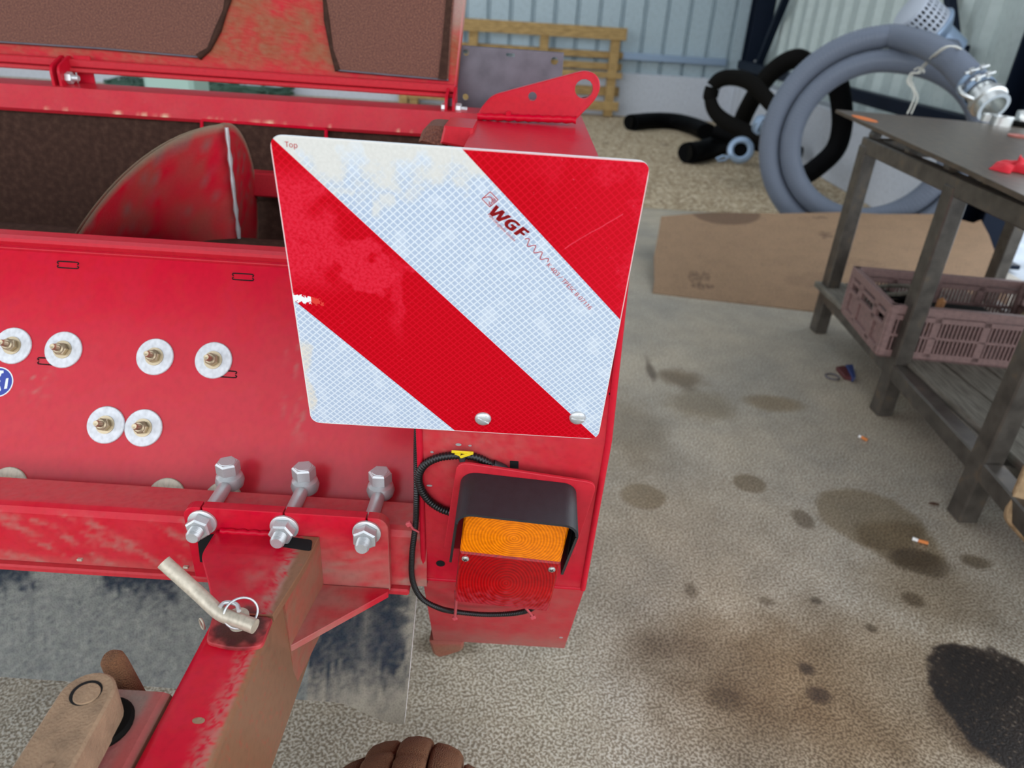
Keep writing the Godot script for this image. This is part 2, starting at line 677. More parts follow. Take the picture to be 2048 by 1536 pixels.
func shed():
	# floor: concrete slab with stains, gravel beyond it
	var s := st0()
	var x0 := -9.0
	var x1 := 2.5
	var z0 := -4.45
	var z1 := 6.0
	for q in [[[x0, z1], [x1, z1], [x1, z0]], [[x0, z1], [x1, z0], [x0, z0]]]:
		for k in [0, 2, 1]:
			s.set_color(Color.WHITE)
			s.set_uv(Vector2(q[k][0], q[k][1]) / 0.32)
			s.set_uv2(Vector2((q[k][0] + 1.6) / 4.0, (q[k][1] + 4.4) / 4.0))
			s.add_vertex(Vector3(q[k][0], 0, q[k][1]))
	var m := StandardMaterial3D.new()
	m.resource_name = "concrete"
	m.albedo_color = Color(0.805, 0.78, 0.735)
	m.albedo_texture = M.T.cell
	m.roughness = 0.52
	m.heightmap_enabled = true
	m.heightmap_texture = M.T.cell
	m.heightmap_scale = 0.12
	m.detail_enabled = true
	m.detail_albedo = stains()
	m.detail_blend_mode = BaseMaterial3D.BLEND_MODE_MUL
	m.detail_uv_layer = BaseMaterial3D.DETAIL_UV_2
	struct("floor", s, m)
	mat("gravel", Color(0.95, 0.92, 0.87), 0.95, 0.0, M.T.gravel, 1.1, M.T.gravel, 0.6)
	struct("floor", box(Vector3(-3.25, -0.06, -6.72), Vector3(11.5, 0.125, 4.54)), M["gravel"])
	mat("yard", Color(0.74, 0.77, 0.80), 0.9, 0.0, M.T.cloud, 0.5)
	struct("floor", box(Vector3(32.5, -0.08, 0), Vector3(60, 0.12, 90)), M["yard"])
	struct("floor", box(Vector3(-14.6, -0.08, 26), Vector3(34.2, 0.12, 40)), M["yard"])
	# back wall
	var back := st0()
	struct("wall_back", corrugated(-9.0, 2.5, 0.46, 4.3, 0.25, [[0.0, 0.0], [0.80, 0.0], [0.86, 1.0], [0.94, 1.0], [1.0, 0.0]], func(x, y, d): return Vector3(x, y, -8.97 - 0.045 * d)), M["corrugated"])
	struct("baseboard_back", box(Vector3(-3.25, 0.235, -9.02), Vector3(11.6, 0.47, 0.2), 0.01), M["plinth"])
	struct("trim_1", box(Vector3(-3.4, 0.645, -8.92), Vector3(11.2, 0.075, 0.07), 0.006), M["galvanised rail"])
	# right wall
	struct("wall_right", corrugated(3.95, 9.0, 0.46, 4.3, 0.3, [[0.0, 0.0], [0.42, 0.0], [0.56, 1.0], [0.86, 1.0], [1.0, 0.0]], func(x, y, d): return Vector3(2.56 - 0.045 * d, y, -12.95 + x)), M["corrugated side"])
	struct("baseboard_right", box(Vector3(2.44, 0.25, -6.43), Vector3(0.2, 0.5, 5.1), 0.01), M["plinth"])
	struct("trim_2", box(Vector3(2.36, 0.635, -6.4), Vector3(0.07, 0.085, 5.0), 0.006), M["navy steel"])
	# left wall, roof
	struct("wall_left", box(Vector3(-9.06, 2.15, -7.0), Vector3(0.1, 4.3, 4.0)), M["corrugated"])
	struct("baseboard_left", box(Vector3(-9.05, 0.25, -7.0), Vector3(0.2, 0.5, 4.0), 0.01), M["plinth"])
	# roof sheets with three rows of clear roof lights between them
	var pane := StandardMaterial3D.new()
	pane.resource_name = "clear roof pane"
	pane.transparency = BaseMaterial3D.TRANSPARENCY_ALPHA
	pane.albedo_color = Color(0.92, 0.95, 0.96, 0.12)
	pane.roughness = 0.1
	var zs = [-9.12, -8.4, -7.3, -6.2, -5.1, -4.0, -2.9, 2.4]
	for k in 7:
		var za = zs[k]
		var zb = zs[k + 1]
		if k % 2 == 0:
			struct("ceiling", box(Vector3(-3.2, 4.35, (za + zb) / 2), Vector3(12.2, 0.1, zb - za)), M["roof sheet"])
		else:
			struct("window_%d" % (k / 2 + 1), box(Vector3(-3.2, 4.36, (za + zb) / 2), Vector3(12.2, 0.006, zb - za)), pane)
	# steel posts
	ibeam("steel_column", Vector3(2.44, 0, -8.74), 0.2, "navy blue steel column in the far corner where the corrugated walls meet")
	ibeam("steel_column", Vector3(2.44, 0, -3.76), 0.2, "navy blue steel column behind the workbench at the wall opening")
	var br = thing("wall_brace", "thin dark diagonal brace bar rising beside the far corner column", "brace", Vector3(2.3, 0.6, -8.3))
	obj("bar", beamb(Vector3(2.44, 0.55, -8.55), Vector3(2.44, 4.2, -5.85), 0.07, 0.07, 0.003), M["navy steel"], br)
	obj("end_plate", box(Vector3(2.44, 0.6, -8.52), Vector3(0.03, 0.16, 0.12), 0.003), M["navy steel"], br)
	var px := Plane(Vector3(1, 0, 0), 2.44)
	var pa := on(1899, -10, px)
	var pb := on(1914, 120, px)
	var pt := pa + (pa - pb) * ((4.2 - pa.y) / (pa.y - pb.y))
	var pp = thing("wall_brace", "slim dark brace bar on the corrugated side wall behind the grey hose strainer", "brace", pb)
	obj("bar", beamb(pb, pt, 0.05, 0.055, 0.004), M["navy steel"], pp)
	obj("end_plate", box(pb, Vector3(0.03, 0.16, 0.14), 0.003), M["navy steel"], pp)


func ibeam(called, at, w, label):
	var t = thing(called, label, "column", at)
	var h := 4.3
	obj("flange", box(at + Vector3(0, h / 2, w * 0.5), Vector3(w, h, 0.014), 0.002), M["navy steel"], t)
	obj("flange", box(at + Vector3(0, h / 2, -w * 0.5), Vector3(w, h, 0.014), 0.002), M["navy steel"], t)
	obj("web", box(at + Vector3(0, h / 2, 0), Vector3(0.01, h, w - 0.016)), M["navy steel"], t)
	obj("base_plate", box(at + Vector3(0, 0.012, 0), Vector3(w * 1.5, 0.024, w * 1.5), 0.003), M["navy steel"], t)
	for k in 3:
		obj("bolt", hexn(at + Vector3(-0.05 + 0.05 * k, 0.60 + 0.09 * (k % 2), w * 0.5 + 0.007), Vector3(0, 0, 1), 0.024, 0.012), M["zinc plain"], t)


func stains() -> ImageTexture:
	var n := 1024
	var a := FastNoiseLite.new()
	a.seed = 5
	a.frequency = 0.006
	a.fractal_octaves = 5
	var big := a.get_image(n, n).get_data()
	a.seed = 9
	a.frequency = 0.035
	var mid := a.get_image(n, n).get_data()
	var v := PackedFloat32Array()
	v.resize(n * n * 3)
	for i in n * n:
		var b = big[i] / 255.0 - 0.5
		var c = mid[i] / 255.0 - 0.5
		var k = 0.93 + 0.16 * b + 0.10 * c
		v[i * 3] = k + 0.03 * b
		v[i * 3 + 1] = k
		v[i * 3 + 2] = k - 0.05 * b - 0.02
	# [px, py, rx, ry, colour, softness, roughness of edge]
	var wet := Color(0.245, 0.205, 0.18)
	var damp := Color(0.76, 0.71, 0.62)
	var tan_ := Color(0.86, 0.80, 0.72)
	var list = [
		[2012, 1412, 120, 100, wet, 0.07, 0.55], [1962, 1352, 62, 42, Color(0.6, 0.55, 0.5), 0.1, 0.5], [1930, 1440, 60, 60, Color(0.62, 0.56, 0.5), 0.3, 0.4],
		[1735, 1035, 92, 50, damp, 0.10, 0.2], [1800, 1085, 75, 38, damp, 0.2, 0.4], [1840, 1125, 50, 22, Color(0.6, 0.56, 0.5), 0.3, 0.5],
		[1284, 992, 44, 24, damp, 0.15, 0.2], [1497, 966, 31, 17, Color(0.68, 0.63, 0.55), 0.15, 0.15], [1603, 1036, 18, 17, Color(0.62, 0.58, 0.53), 0.25, 0.3],
		[1360, 755, 40, 16, Color(0.64, 0.58, 0.5), 0.5, 0.7], [1545, 806, 50, 14, Color(0.82, 0.75, 0.64), 0.4, 0.3], [1400, 810, 60, 26, Color(0.84, 0.8, 0.73), 0.5, 0.5],
		[1480, 1330, 210, 90, tan_, 0.5, 0.4], [1700, 1370, 260, 130, Color(0.80, 0.73, 0.64), 0.45, 0.5], [1600, 1480, 260, 90, Color(0.82, 0.76, 0.68), 0.5, 0.5],
		[1610, 1336, 16, 12, Color(0.45, 0.40, 0.36), 0.3, 0.4], [1632, 1388, 24, 16, Color(0.5, 0.44, 0.40), 0.35, 0.6], [1450, 1400, 34, 20, Color(0.72, 0.68, 0.62), 0.5, 0.6],
		[1530, 1200, 17, 9, Color(0.62, 0.58, 0.53), 0.5, 0.5], [1630, 1200, 10, 6, Color(0.5, 0.47, 0.43), 0.5, 0.5], [1825, 1198, 22, 13, Color(0.6, 0.56, 0.5), 0.4, 0.4],
		[1950, 1122, 26, 11, Color(0.55, 0.5, 0.42), 0.4, 0.5], [1380, 1180, 12, 14, Color(0.66, 0.62, 0.57), 0.5, 0.6], [1300, 740, 8, 22, Color(0.5, 0.46, 0.42), 0.5, 0.8],
		[1860, 1180, 110, 60, Color(0.78, 0.74, 0.68), 0.5, 0.6], [1260, 860, 60, 60, Color(0.86, 0.82, 0.76), 0.6, 0.5], [1740, 1255, 10, 8, Color(0.5, 0.46, 0.4), 0.5, 0.3],
		[1330, 1100, 200, 160, Color(0.92, 0.89, 0.85), 0.7, 0.5], [1340, 1290, 70, 25, Color(0.8, 0.76, 0.72), 0.6, 0.5], [895, 1290, 60, 22, Color(0.6, 0.56, 0.5), 0.5, 0.5],
	]
	for d in list:
		var c := on(d[0], d[1], hp(1.05))
		var ex := on(d[0] + d[2], d[1], hp(1.05)).distance_to(c)
		var ez := on(d[0], d[1] - d[3], hp(1.05)).distance_to(c)
		var u := (c.x + 1.6) / 4.0 * n
		var w := (c.z + 4.4) / 4.0 * n
		var ru := ex / 4.0 * n
		var rw := ez / 4.0 * n
		var soft: float = d[5]
		var rough: float = d[6]
		var col: Color = d[4]
		if col.r > 0.3:
			col = col.lerp(Color.WHITE, 0.25)
		for j in range(maxi(0, int(w - rw * 1.7)), mini(n, int(w + rw * 1.7))):
			for i in range(maxi(0, int(u - ru * 1.7)), mini(n, int(u + ru * 1.7))):
				var r := Vector2((i - u) / ru, (j - w) / rw).length()
				r += rough * 1.6 * ((mid[j * n + i] + big[j * n + i]) / 510.0 - 0.5)
				var k := 1.0 - smoothstep(1.0 - soft, 1.0 + soft, r)
				if col.r < 0.25 and (i * 7919 + j * 104729 + i * j * 31) % 17 == 0:
					k *= 0.35
				if k > 0.0:
					var q := (j * n + i) * 3
					v[q] *= lerpf(1.0, col.r, k)
					v[q + 1] *= lerpf(1.0, col.g, k)
					v[q + 2] *= lerpf(1.0, col.b, k)
	var by := PackedByteArray()
	by.resize(n * n * 3)
	for i in n * n * 3:
		by[i] = clampi(int(v[i] * 255.0), 0, 255)
	return ImageTexture.create_from_image(Image.create_from_data(n, n, false, Image.FORMAT_RGB8, by))


# ------------------------------------------------------------------ the machine
func V(x, drop, z) -> Vector3:
	return Vector3(x, 1.05 - drop, z)


func disc_on(pl: Plane, x, y, r, t, seg = 28, s = null):
	var c := on(x, y, pl)
	return lathe([[0.0, 0.0], [r, 0.0], [r, t * 0.7], [r - t * 0.3, t], [0.0, t]], c, pl.normal, seg, s)


func machine():
	var t = thing("auger_machine", "large red painted steel auger trough machine with its rusty brown lid standing open", "machine", Vector3(-0.6, 0, -1.0))
	M.machine = t
	var red = M["red paint"]
	# ---- front panel: sloping sheet between rim and beam
	var PP := Plane(Vector3(0, 0.588, 0.809), V(0, 0.556, -0.70))
	M.PP = PP
	var L := -1.55
	CF = func(p):
		var d = 0.02 + 0.10 * ss(0.70, 0.52, p.y) + 0.03 * N("big", p)
		var ft = N("fine", p * 0.5)
		if ft > 0.62:
			d += 0.35 * (ft - 0.62)
		# wiped patch low on the left and scuffs near the board
		var sc = ss(0.035, 0.0, abs(p.x + 0.262 + 0.02 * N("mid", p))) * ss(0.10, 0.05, abs(p.y - 0.64)) * ss(0.1, 0.5, N("fine", Vector3(p.x * 1.5, p.y * 0.15, 0)))
		d += 0.45 * sc
		d += 0.55 * ss(0.03, 0.0, Vector2(p.x + 0.60, p.y - 0.60).length()) * ss(0.1, 0.6, N("mid", p * 2.0))
		return RED.lerp(DUST, clampf(d, 0.0, 0.9))
	var s := st0()
	var a := Vector3(L, 0, 0)
	var top_ := on(300, 500, PP)
	var bot := on(300, 1040, PP)
	gridq(s, Vector3(L, bot.y, bot.z), Vector3(-0.10, bot.y, bot.z), Vector3(-0.10, top_.y, top_.z), Vector3(L, top_.y, top_.z), 290, 76)
	var back = -PP.normal * 0.004
	gridq(s, Vector3(-0.10, bot.y, bot.z) + back, Vector3(L, bot.y, bot.z) + back, Vector3(L, top_.y, top_.z) + back, Vector3(-0.10, top_.y, top_.z) + back, 1, 1)
	quad(s, Vector3(-0.10, bot.y, bot.z), Vector3(-0.10, bot.y, bot.z) + back, Vector3(-0.10, top_.y, top_.z) + back, Vector3(-0.10, top_.y, top_.z))
	var panel = obj("front_panel", s, M["panel paint"], t)
	CF = red_dusty(0.07)
	var rimp = []
	for x in [L, -0.10]:
		rimp.append(Vector3(x, top_.y + 0.001, top_.z - 0.001))
	s = beamb(rimp[0], rimp[1], 0.014, 0.012, 0.003, Vector3(0, 0.9, 0.3))
	beamb(rimp[0] + Vector3(0, 0.003, -0.014), rimp[1] + Vector3(0, 0.003, -0.014), 0.024, 0.004, 0.001, Vector3(0, 1, 0.1), s)
	beamb(rimp[0] + Vector3(0, -0.009, 0.0075), rimp[1] + Vector3(0, -0.009, 0.0075), 0.003, 0.005, 0.001, Vector3(0, 0.9, 0.3), s)
	obj("panel_rim", s, red, t)
	# knock-out slots
	CF = null
	for q in [[136, 530], [486, 554], [97, 723], [452, 748]]:
		s = st0()
		var e = 0
		for side in [-1.0, 1.0]:
			var pts = []
			for k in 9:
				var an = PI * 0.5 + side * PI * (0.16 + 0.42 * 0.0)
				pass
			for w in [[-19, -1.2], [-21.5, -4], [-20, -6], [-14, -6.4], [14, -6.4], [20, -6], [21.5, -4], [19, -1.2]]:
				pts.append(on(q[0] + w[0], q[1] + 0.066 * w[0] - side * w[1], PP) + PP.normal * 0.0002)
			tube(pts, 0.0009, 5, s)
		obj("knockout_slot", s, M["hole black"], panel, true)
	# big washers with nuts
	var wi := 0
	for q in [[27, 692], [128, 700], [311, 714], [428, 721], [213, 850], [288, 856], [18, 972], [334, 994], [447, 1001]]:
		CF = null
		var old = wi >= 6
		var w = obj("washer", disc_on(PP, q[0], q[1], 0.0235, 0.0028, 36), M["cream steel" if old else "washer white"], t)
		var c := on(q[0], q[1], PP) + PP.normal * 0.0028
		var axis = PP.normal
		s = lathe([[0.0, 0.0], [0.0115, 0.0], [0.0115, 0.0012], [0.0, 0.0012]], c, axis, 24)
		hexn(c + axis * 0.0012, axis, 0.0145, 0.0065, s, 0.3 * wi)
		lathe([[0.0068, 0.0072], [0.0068, 0.0105], [0.0055, 0.0115], [0.004, 0.0115]], c, axis, 18, s)
		obj("nut", s, M["yellow zinc"], w)
		obj("bolt_end", screw(c + axis * 0.006, axis, 0.0040, 0.0155), M["yellow zinc"], w)
		wi += 1
	# round blue instruction sticker, half out of the frame
	var sc := on(-4, 764, PP) + PP.normal * 0.0003
	var xv := Vector3(1, 0, 0)
	var yv: Vector3 = PP.normal.cross(xv)
	var stk = obj("sticker", slab(circ(sc, xv, yv, 0.0192, 40), PP.normal, 0.0003), M["print white"], t)
	obj("blue_disc", slab(circ(sc + PP.normal * 0.0002, xv, yv, 0.0178, 40), PP.normal, 0.0002), M["sticker blue"], stk)
	s = st0()
	var up2 = PP.normal * 0.0004
	for q in [[[-10, 741], [7, 741], [7, 746], [3, 747], [1, 753], [-4, 752], [-8, 746]], [[-14, 757], [-2, 758], [1, 762], [-3, 767], [-14, 766]], [[-14, 771], [0, 772], [2, 780], [-4, 787], [-14, 786]], [[12, 757], [17, 756], [14, 777], [8, 778]]]:
		slab(ons(q, Plane(PP.normal, sc + up2)), PP.normal, 0.0001, 0.0, 0, [], s)
	obj("pictogram", s, M["print white"], stk)
	# ---- trough inside: curved liner from the front rim round to the back rim
	var bz := -1.40
	s = st0()
	s.set_smooth_group(1)
	var prof = []
	prof.append(Vector2(top_.z - 0.028, top_.y))
	for k in 13:
		var an = PI * (0.02 + 0.94 * k / 12.0)
		prof.append(Vector2(-1.165 + 0.225 * cos(an), 0.60 - 0.23 * sin(an)))
	prof.append(Vector2(bz, 0.835))
	for i in prof.size() - 1:
		quad(s, Vector3(L, prof[i].y, prof[i].x), Vector3(L, prof[i + 1].y, prof[i + 1].x), Vector3(-0.14, prof[i + 1].y, prof[i + 1].x), Vector3(-0.14, prof[i].y, prof[i].x))
		quad(s, Vector3(L, prof[i + 1].y - 0.006, prof[i + 1].x - 0.006), Vector3(L, prof[i].y - 0.006, prof[i].x - 0.006), Vector3(-0.14, prof[i].y - 0.006, prof[i].x - 0.006), Vector3(-0.14, prof[i + 1].y - 0.006, prof[i + 1].x - 0.006))
	obj("trough_liner", s, M["soil coated steel"], t)
	CF = red_dusty(0.25)
	obj("trough_end", slab([V(-0.135, 0.24, bz), V(-0.135, 0.75, bz), V(-0.135, 0.75, -0.95), V(-0.135, 0.31, -0.90)], Vector3(-1, 0, 0), 0.008), M["satin red paint"], t)
	CF = null
	obj("liner_cap", slab(fillet([on(836, 285, zp(-1.02)), on(848, 250, zp(-1.02)), on(892, 254, zp(-1.02)), on(890, 300, zp(-1.02))], [0.0, 0.02, 0.0, 0.0]), Vector3(0, 0, 1), 0.07, 0.004), M["rusty steel"], t)
	CF = red_dusty(0.12)
	obj("end_flange", slab([on(880, 287, zp(-1.0)), on(888, 252, zp(-1.0)), on(945, 257, zp(-1.0)), on(945, 300, zp(-1.0))], Vector3(0, 0, 1), 0.09, 0.003), red, t)
	# red inner bar low in the right end
	obj("cross_bar", beamb(on(500, 365, zp(-1.36)), on(600, 372, zp(-1.36)), 0.03, 0.045, 0.003), M["satin red paint"], t)
	# wear plate hung from the back rim: dark plate with a red edge
	CF = red_plain
	s = st0()
	var wp = [on(404, 240, zp(bz + 0.012)), on(652, 258, zp(bz + 0.012)), on(654, 400, zp(bz + 0.012)), on(404, 400, zp(bz + 0.012))]
	beamb(wp[0], wp[1], 0.006, 0.005, 0.001, Vector3.UP, s)
	beamb(wp[1], wp[2], 0.006, 0.005, 0.001, Vector3(0, 0, 1), s)
	beamb(wp[3], wp[0], 0.006, 0.005, 0.001, Vector3(0, 0, 1), s)
	var frame = obj("wear_plate_edge", s, red, t)
	CF = null
	obj("wear_plate", slab(wp, Vector3(0, 0, 1), 0.004), M["soil coated steel"], t)
	# ---- back rim
	CF = func(p):
		var d = 0.10 + 0.08 * N("big", p)
		var e = ss(0.842, 0.834, p.y) * ss(0.15, 0.55, N("mid", Vector3(p.x * 0.45, 0, 0)))
		var c = RED.lerp(DUST, clampf(d + 0.4 * max(0.0, N("fine", p) - 0.45), 0.0, 1.0))
		return c.lerp(Color(0.75, 0.62, 0.38), 0.85 * e)
	s = st0()
	gridq(s, V(L, 0.216, bz + 0.012), V(-0.07, 0.216, bz + 0.012), V(-0.07, 0.176, bz), V(L, 0.176, bz), 300, 10)
	gridq(s, V(L, 0.176, bz), V(-0.07, 0.176, bz), V(-0.07, 0.172, bz - 0.05), V(L, 0.172, bz - 0.05), 60, 2)
	quad(s, V(L, 0.222, bz + 0.008), V(-0.07, 0.222, bz + 0.008), V(-0.07, 0.216, bz + 0.012), V(L, 0.216, bz + 0.012))
	quad(s, V(L, 0.172, bz - 0.05), V(-0.07, 0.172, bz - 0.05), V(-0.07, 0.26, bz - 0.05), V(L, 0.26, bz - 0.05))
	obj("back_rim", s, red, t)
	# ---- auger
	auger(t)
	# ---- lid
	lid(t, bz)
	# ---- end housing
	housing(t)
	# ---- beam, clamp plate, eye bolts, drawbar
	front_frame(t)


func auger(t):
	var cx := Vector3(0, 0.64, -1.15)
	var R := 0.226
	var p := 0.80
	var xa := -0.475   # where the edge is on top
	CF = func(q):
		var r = RED.lerp(Color(0.16, 0.09, 0.06), clampf(0.30 + 0.5 * N("big", q), 0.0, 1.0))
		var w = ss(0.28, 0.42, N("mid", q) + 0.25 * N("big", q * 2.0))
		r = r.lerp(Color(0.13, 0.11, 0.10), 0.55 * w * ss(0.62, 0.8, q.y))
		var ed = Vector2(q.y - cx.y, q.z - cx.z).length()
		r = r.lerp(RED, 0.8 * ss(0.1, 0.4, N("big", q * 1.3 + Vector3(3, 1, 0))))
		return r.lerp(Color(0.25, 0.2, 0.14), ss(R - 0.006, R, ed))
	var s := st0()
	s.set_smooth_group(1)
	for side in [0.0, -0.005]:
		var n := 90
		for i in n:
			for j in 14:
				var q = []
				for w in [[i, j], [i + 1, j], [i + 1, j + 1], [i, j + 1]]:
					var ph = -PI * 0.98 + TAU * 0.98 * w[0] / n
					var r = 0.04 + (R - 0.04) * w[1] / 14.0
					var bend = 0.05 * (1.0 - r / R)
					q.append(Vector3(xa + (0.195 * ph / (PI * 0.5) if ph < 0.0 else -0.030 * ph) + side + bend * (0.2 if ph > 0.0 else -0.3) * min(1.0, abs(ph)), cx.y + r * cos(ph), cx.z - r * sin(ph)))
				if side == 0.0:
					quad(s, q[0], q[3], q[2], q[1])
				else:
					quad(s, q[0], q[1], q[2], q[3])
	var fl = obj("auger_flight", s, M["satin red paint"], t)
	CF = null
	obj("auger_shaft", tube([Vector3(-1.5, cx.y, cx.z), Vector3(-0.15, cx.y, cx.z)], 0.045, 24), M["soil coated steel"], t)
	var seam = []
	for k in 12:
		var r = R - 0.004 - (R - 0.05) * k / 11.0
		seam.append(Vector3(xa + 0.003 + 0.0 * k, cx.y + r, cx.z) + Vector3(0.004 - 0.002 * k / 11.0, 0, 0.002))
	obj("weld_seam", tube(seam, func(i, n): return 0.0032 + 0.0012 * sin(i * 2.6), 8), M["zinc"], fl, true)


func lid(t, bz):
	var LP := tp(0.15, -1.47, 10.0)
	CF = func(p):
		var d = 0.15 + 0.25 * N("mid", p) + 0.2 * N("big", p)
		var orange = Color(0.30, 0.05, 0.02)
		var c = RED.lerp(orange, clampf(0.75 + N("big", p), 0.0, 1.0) * ss(0.9, 0.95, p.y))
		c = c.lerp(Color(0.26, 0.17, 0.09), clampf(d + 0.35 * N("fine", p), 0.0, 0.75) * (0.3 + 0.7 * ss(0.895, 0.94, p.y)))
		return c.lerp(Color(0.40, 0.34, 0.30), 0.75 * ss(0.98, 1.05, p.y) * ss(-0.20, -0.165, p.x) * (0.75 + 0.25 * N("big", p)))
	var s := st0()
	var q = [on(-260, 100, LP), on(910, 188, LP), on(930, 0, LP), on(952, -190, LP), on(-230, -300, LP)]
	var o = slab(q, LP.normal, 0.03, 0.003, 7)
	var body = obj("lid", o, M["satin red paint"], t)
	# liner plates, proud of the lid, with dark scorched edges
	CF = null
	var n3 = LP.normal * 0.005
	var a = ons([[-220, 72], [0, 84], [200, 97], [397, 114], [418, 98], [436, 60], [450, 22], [456, 0], [462, -60], [462, -240], [-220, -280]], LP)
	var b = ons([[663, -210], [652, -60], [650, 0], [654, 40], [664, 100], [676, 141], [780, 150], [897, 160], [902, 80], [908, 0], [922, -170]], LP)
	for k in 2:
		var pts = []
		for v in (a if k == 0 else b):
			pts.append(v + n3)
		var ln = obj("liner_plate", slab(pts, LP.normal, 0.005, 0.001), M["rusty steel"], t)
		var edge = []
		var rim = [[[-220, 72], [0, 84], [200, 97], [397, 114]], [[676, 141], [780, 150], [897, 160]]][k]
		edge = ons(rim, Plane(LP.normal, LP.project(O) + LP.normal * 0.004))
		obj("plate_edge", tube(edge, 0.0022, 6), M["plate steel"], ln, true)
		# weld line and burnt paint beside the plate
		var wl = [[[397, 114], [418, 98], [436, 60], [450, 22], [456, 0], [462, -60]], [[652, -60], [650, 0], [654, 40], [664, 100], [676, 141]]][k]
		obj("weld_seam", tube(ons(wl, Plane(LP.normal, LP.project(O) + LP.normal * 0.003)), func(i, n): return 0.0065 - 0.0022 * (i % 2), 8), M["soil coated steel"], ln, true)
	var c2 = ons([[876, 158], [884, 90], [892, 0], [896, -60], [904, -60], [904, 0], [899, 60], [896, 120], [893, 160]], Plane(LP.normal, LP.project(O) + LP.normal * 0.0075))
	obj("scorched_strip", slab(c2, LP.normal, 0.002), M["soil coated steel"], t)
	# folded bottom flange
	CF = func(p):
		return RED.lerp(DUST, clampf(0.10 + 0.35 * max(0.0, N("mid", p)) + 0.1 * N("fine", p), 0.0, 0.8))
	s = st0()
	var y0 := on(0, 120, LP).y
	for k in [[0.0, 0.03, 0.008], [0.012, 0.022, 0.014]]:
		beamb(on(-260, 103, LP) + Vector3(0, -0.006 + k[0], 0.012), on(912, 183, LP) + Vector3(0, -0.006 + k[0], 0.012), k[1], k[2], 0.002, Vector3.UP, s)
	obj("lid_flange", s, M["red paint"], t)
	# hinges
	for h in [[128, 155], [905, 218]]:
		var hz := on(h[0], h[1], zp(bz - 0.03))
		CF = red_dusty(0.05)
		s = st0()
		for dx in [-0.008, 0.006]:
			slab(fillet([hz + Vector3(dx, 0.04, -0.03), hz + Vector3(dx, -0.035, -0.03), hz + Vector3(dx, -0.035, 0.02), hz + Vector3(dx, 0.02, 0.02)], 0.012, 4), Vector3(1, 0, 0), 0.005, 0.0, 0, [], s)
		if h[0] < 500:
			box(hz + Vector3(0.026, 0.0, -0.028), Vector3(0.032, 0.075, 0.004), 0.001, Basis(), s)
		var hg = obj("hinge", s, M["red paint"], t)
		CF = null
		obj("bolt_head", hexn(hz + Vector3(-0.013, 0, 0), Vector3(-1, 0, 0), 0.018, 0.008), M["zinc plain"], hg)
		s = hexn(hz + Vector3(0.006, 0, 0), Vector3(1, 0, 0), 0.019, 0.011)
		screw(hz + Vector3(0.016, 0, 0), Vector3(1, 0, 0), 0.0058, 0.012, s)
		obj("hinge_nut", s, M["zinc plain"], hg)
	# bare steel plate behind the lid
	CF = null
	var Z := zp(-1.52)
	var holes = []
	for h in [[932, 105, 5], [1109, 122, 6], [931, 194, 5]]:
		holes.append(circ(on(h[0], h[1], Z), Vector3.RIGHT, Vector3.UP, h[2] / F * 1.7, 14))
	holes.append(fillet(ons([[1012, 106], [1030, 107], [1030, 114], [1012, 113]], Z), 0.004, 3))
	obj("steel_plate", slab(ons([[905, 89], [1128, 105], [1112, 300], [890, 290]], Z), Vector3(0, 0, 1), 0.006, 0.001, 0, holes), M["plate steel"], t)


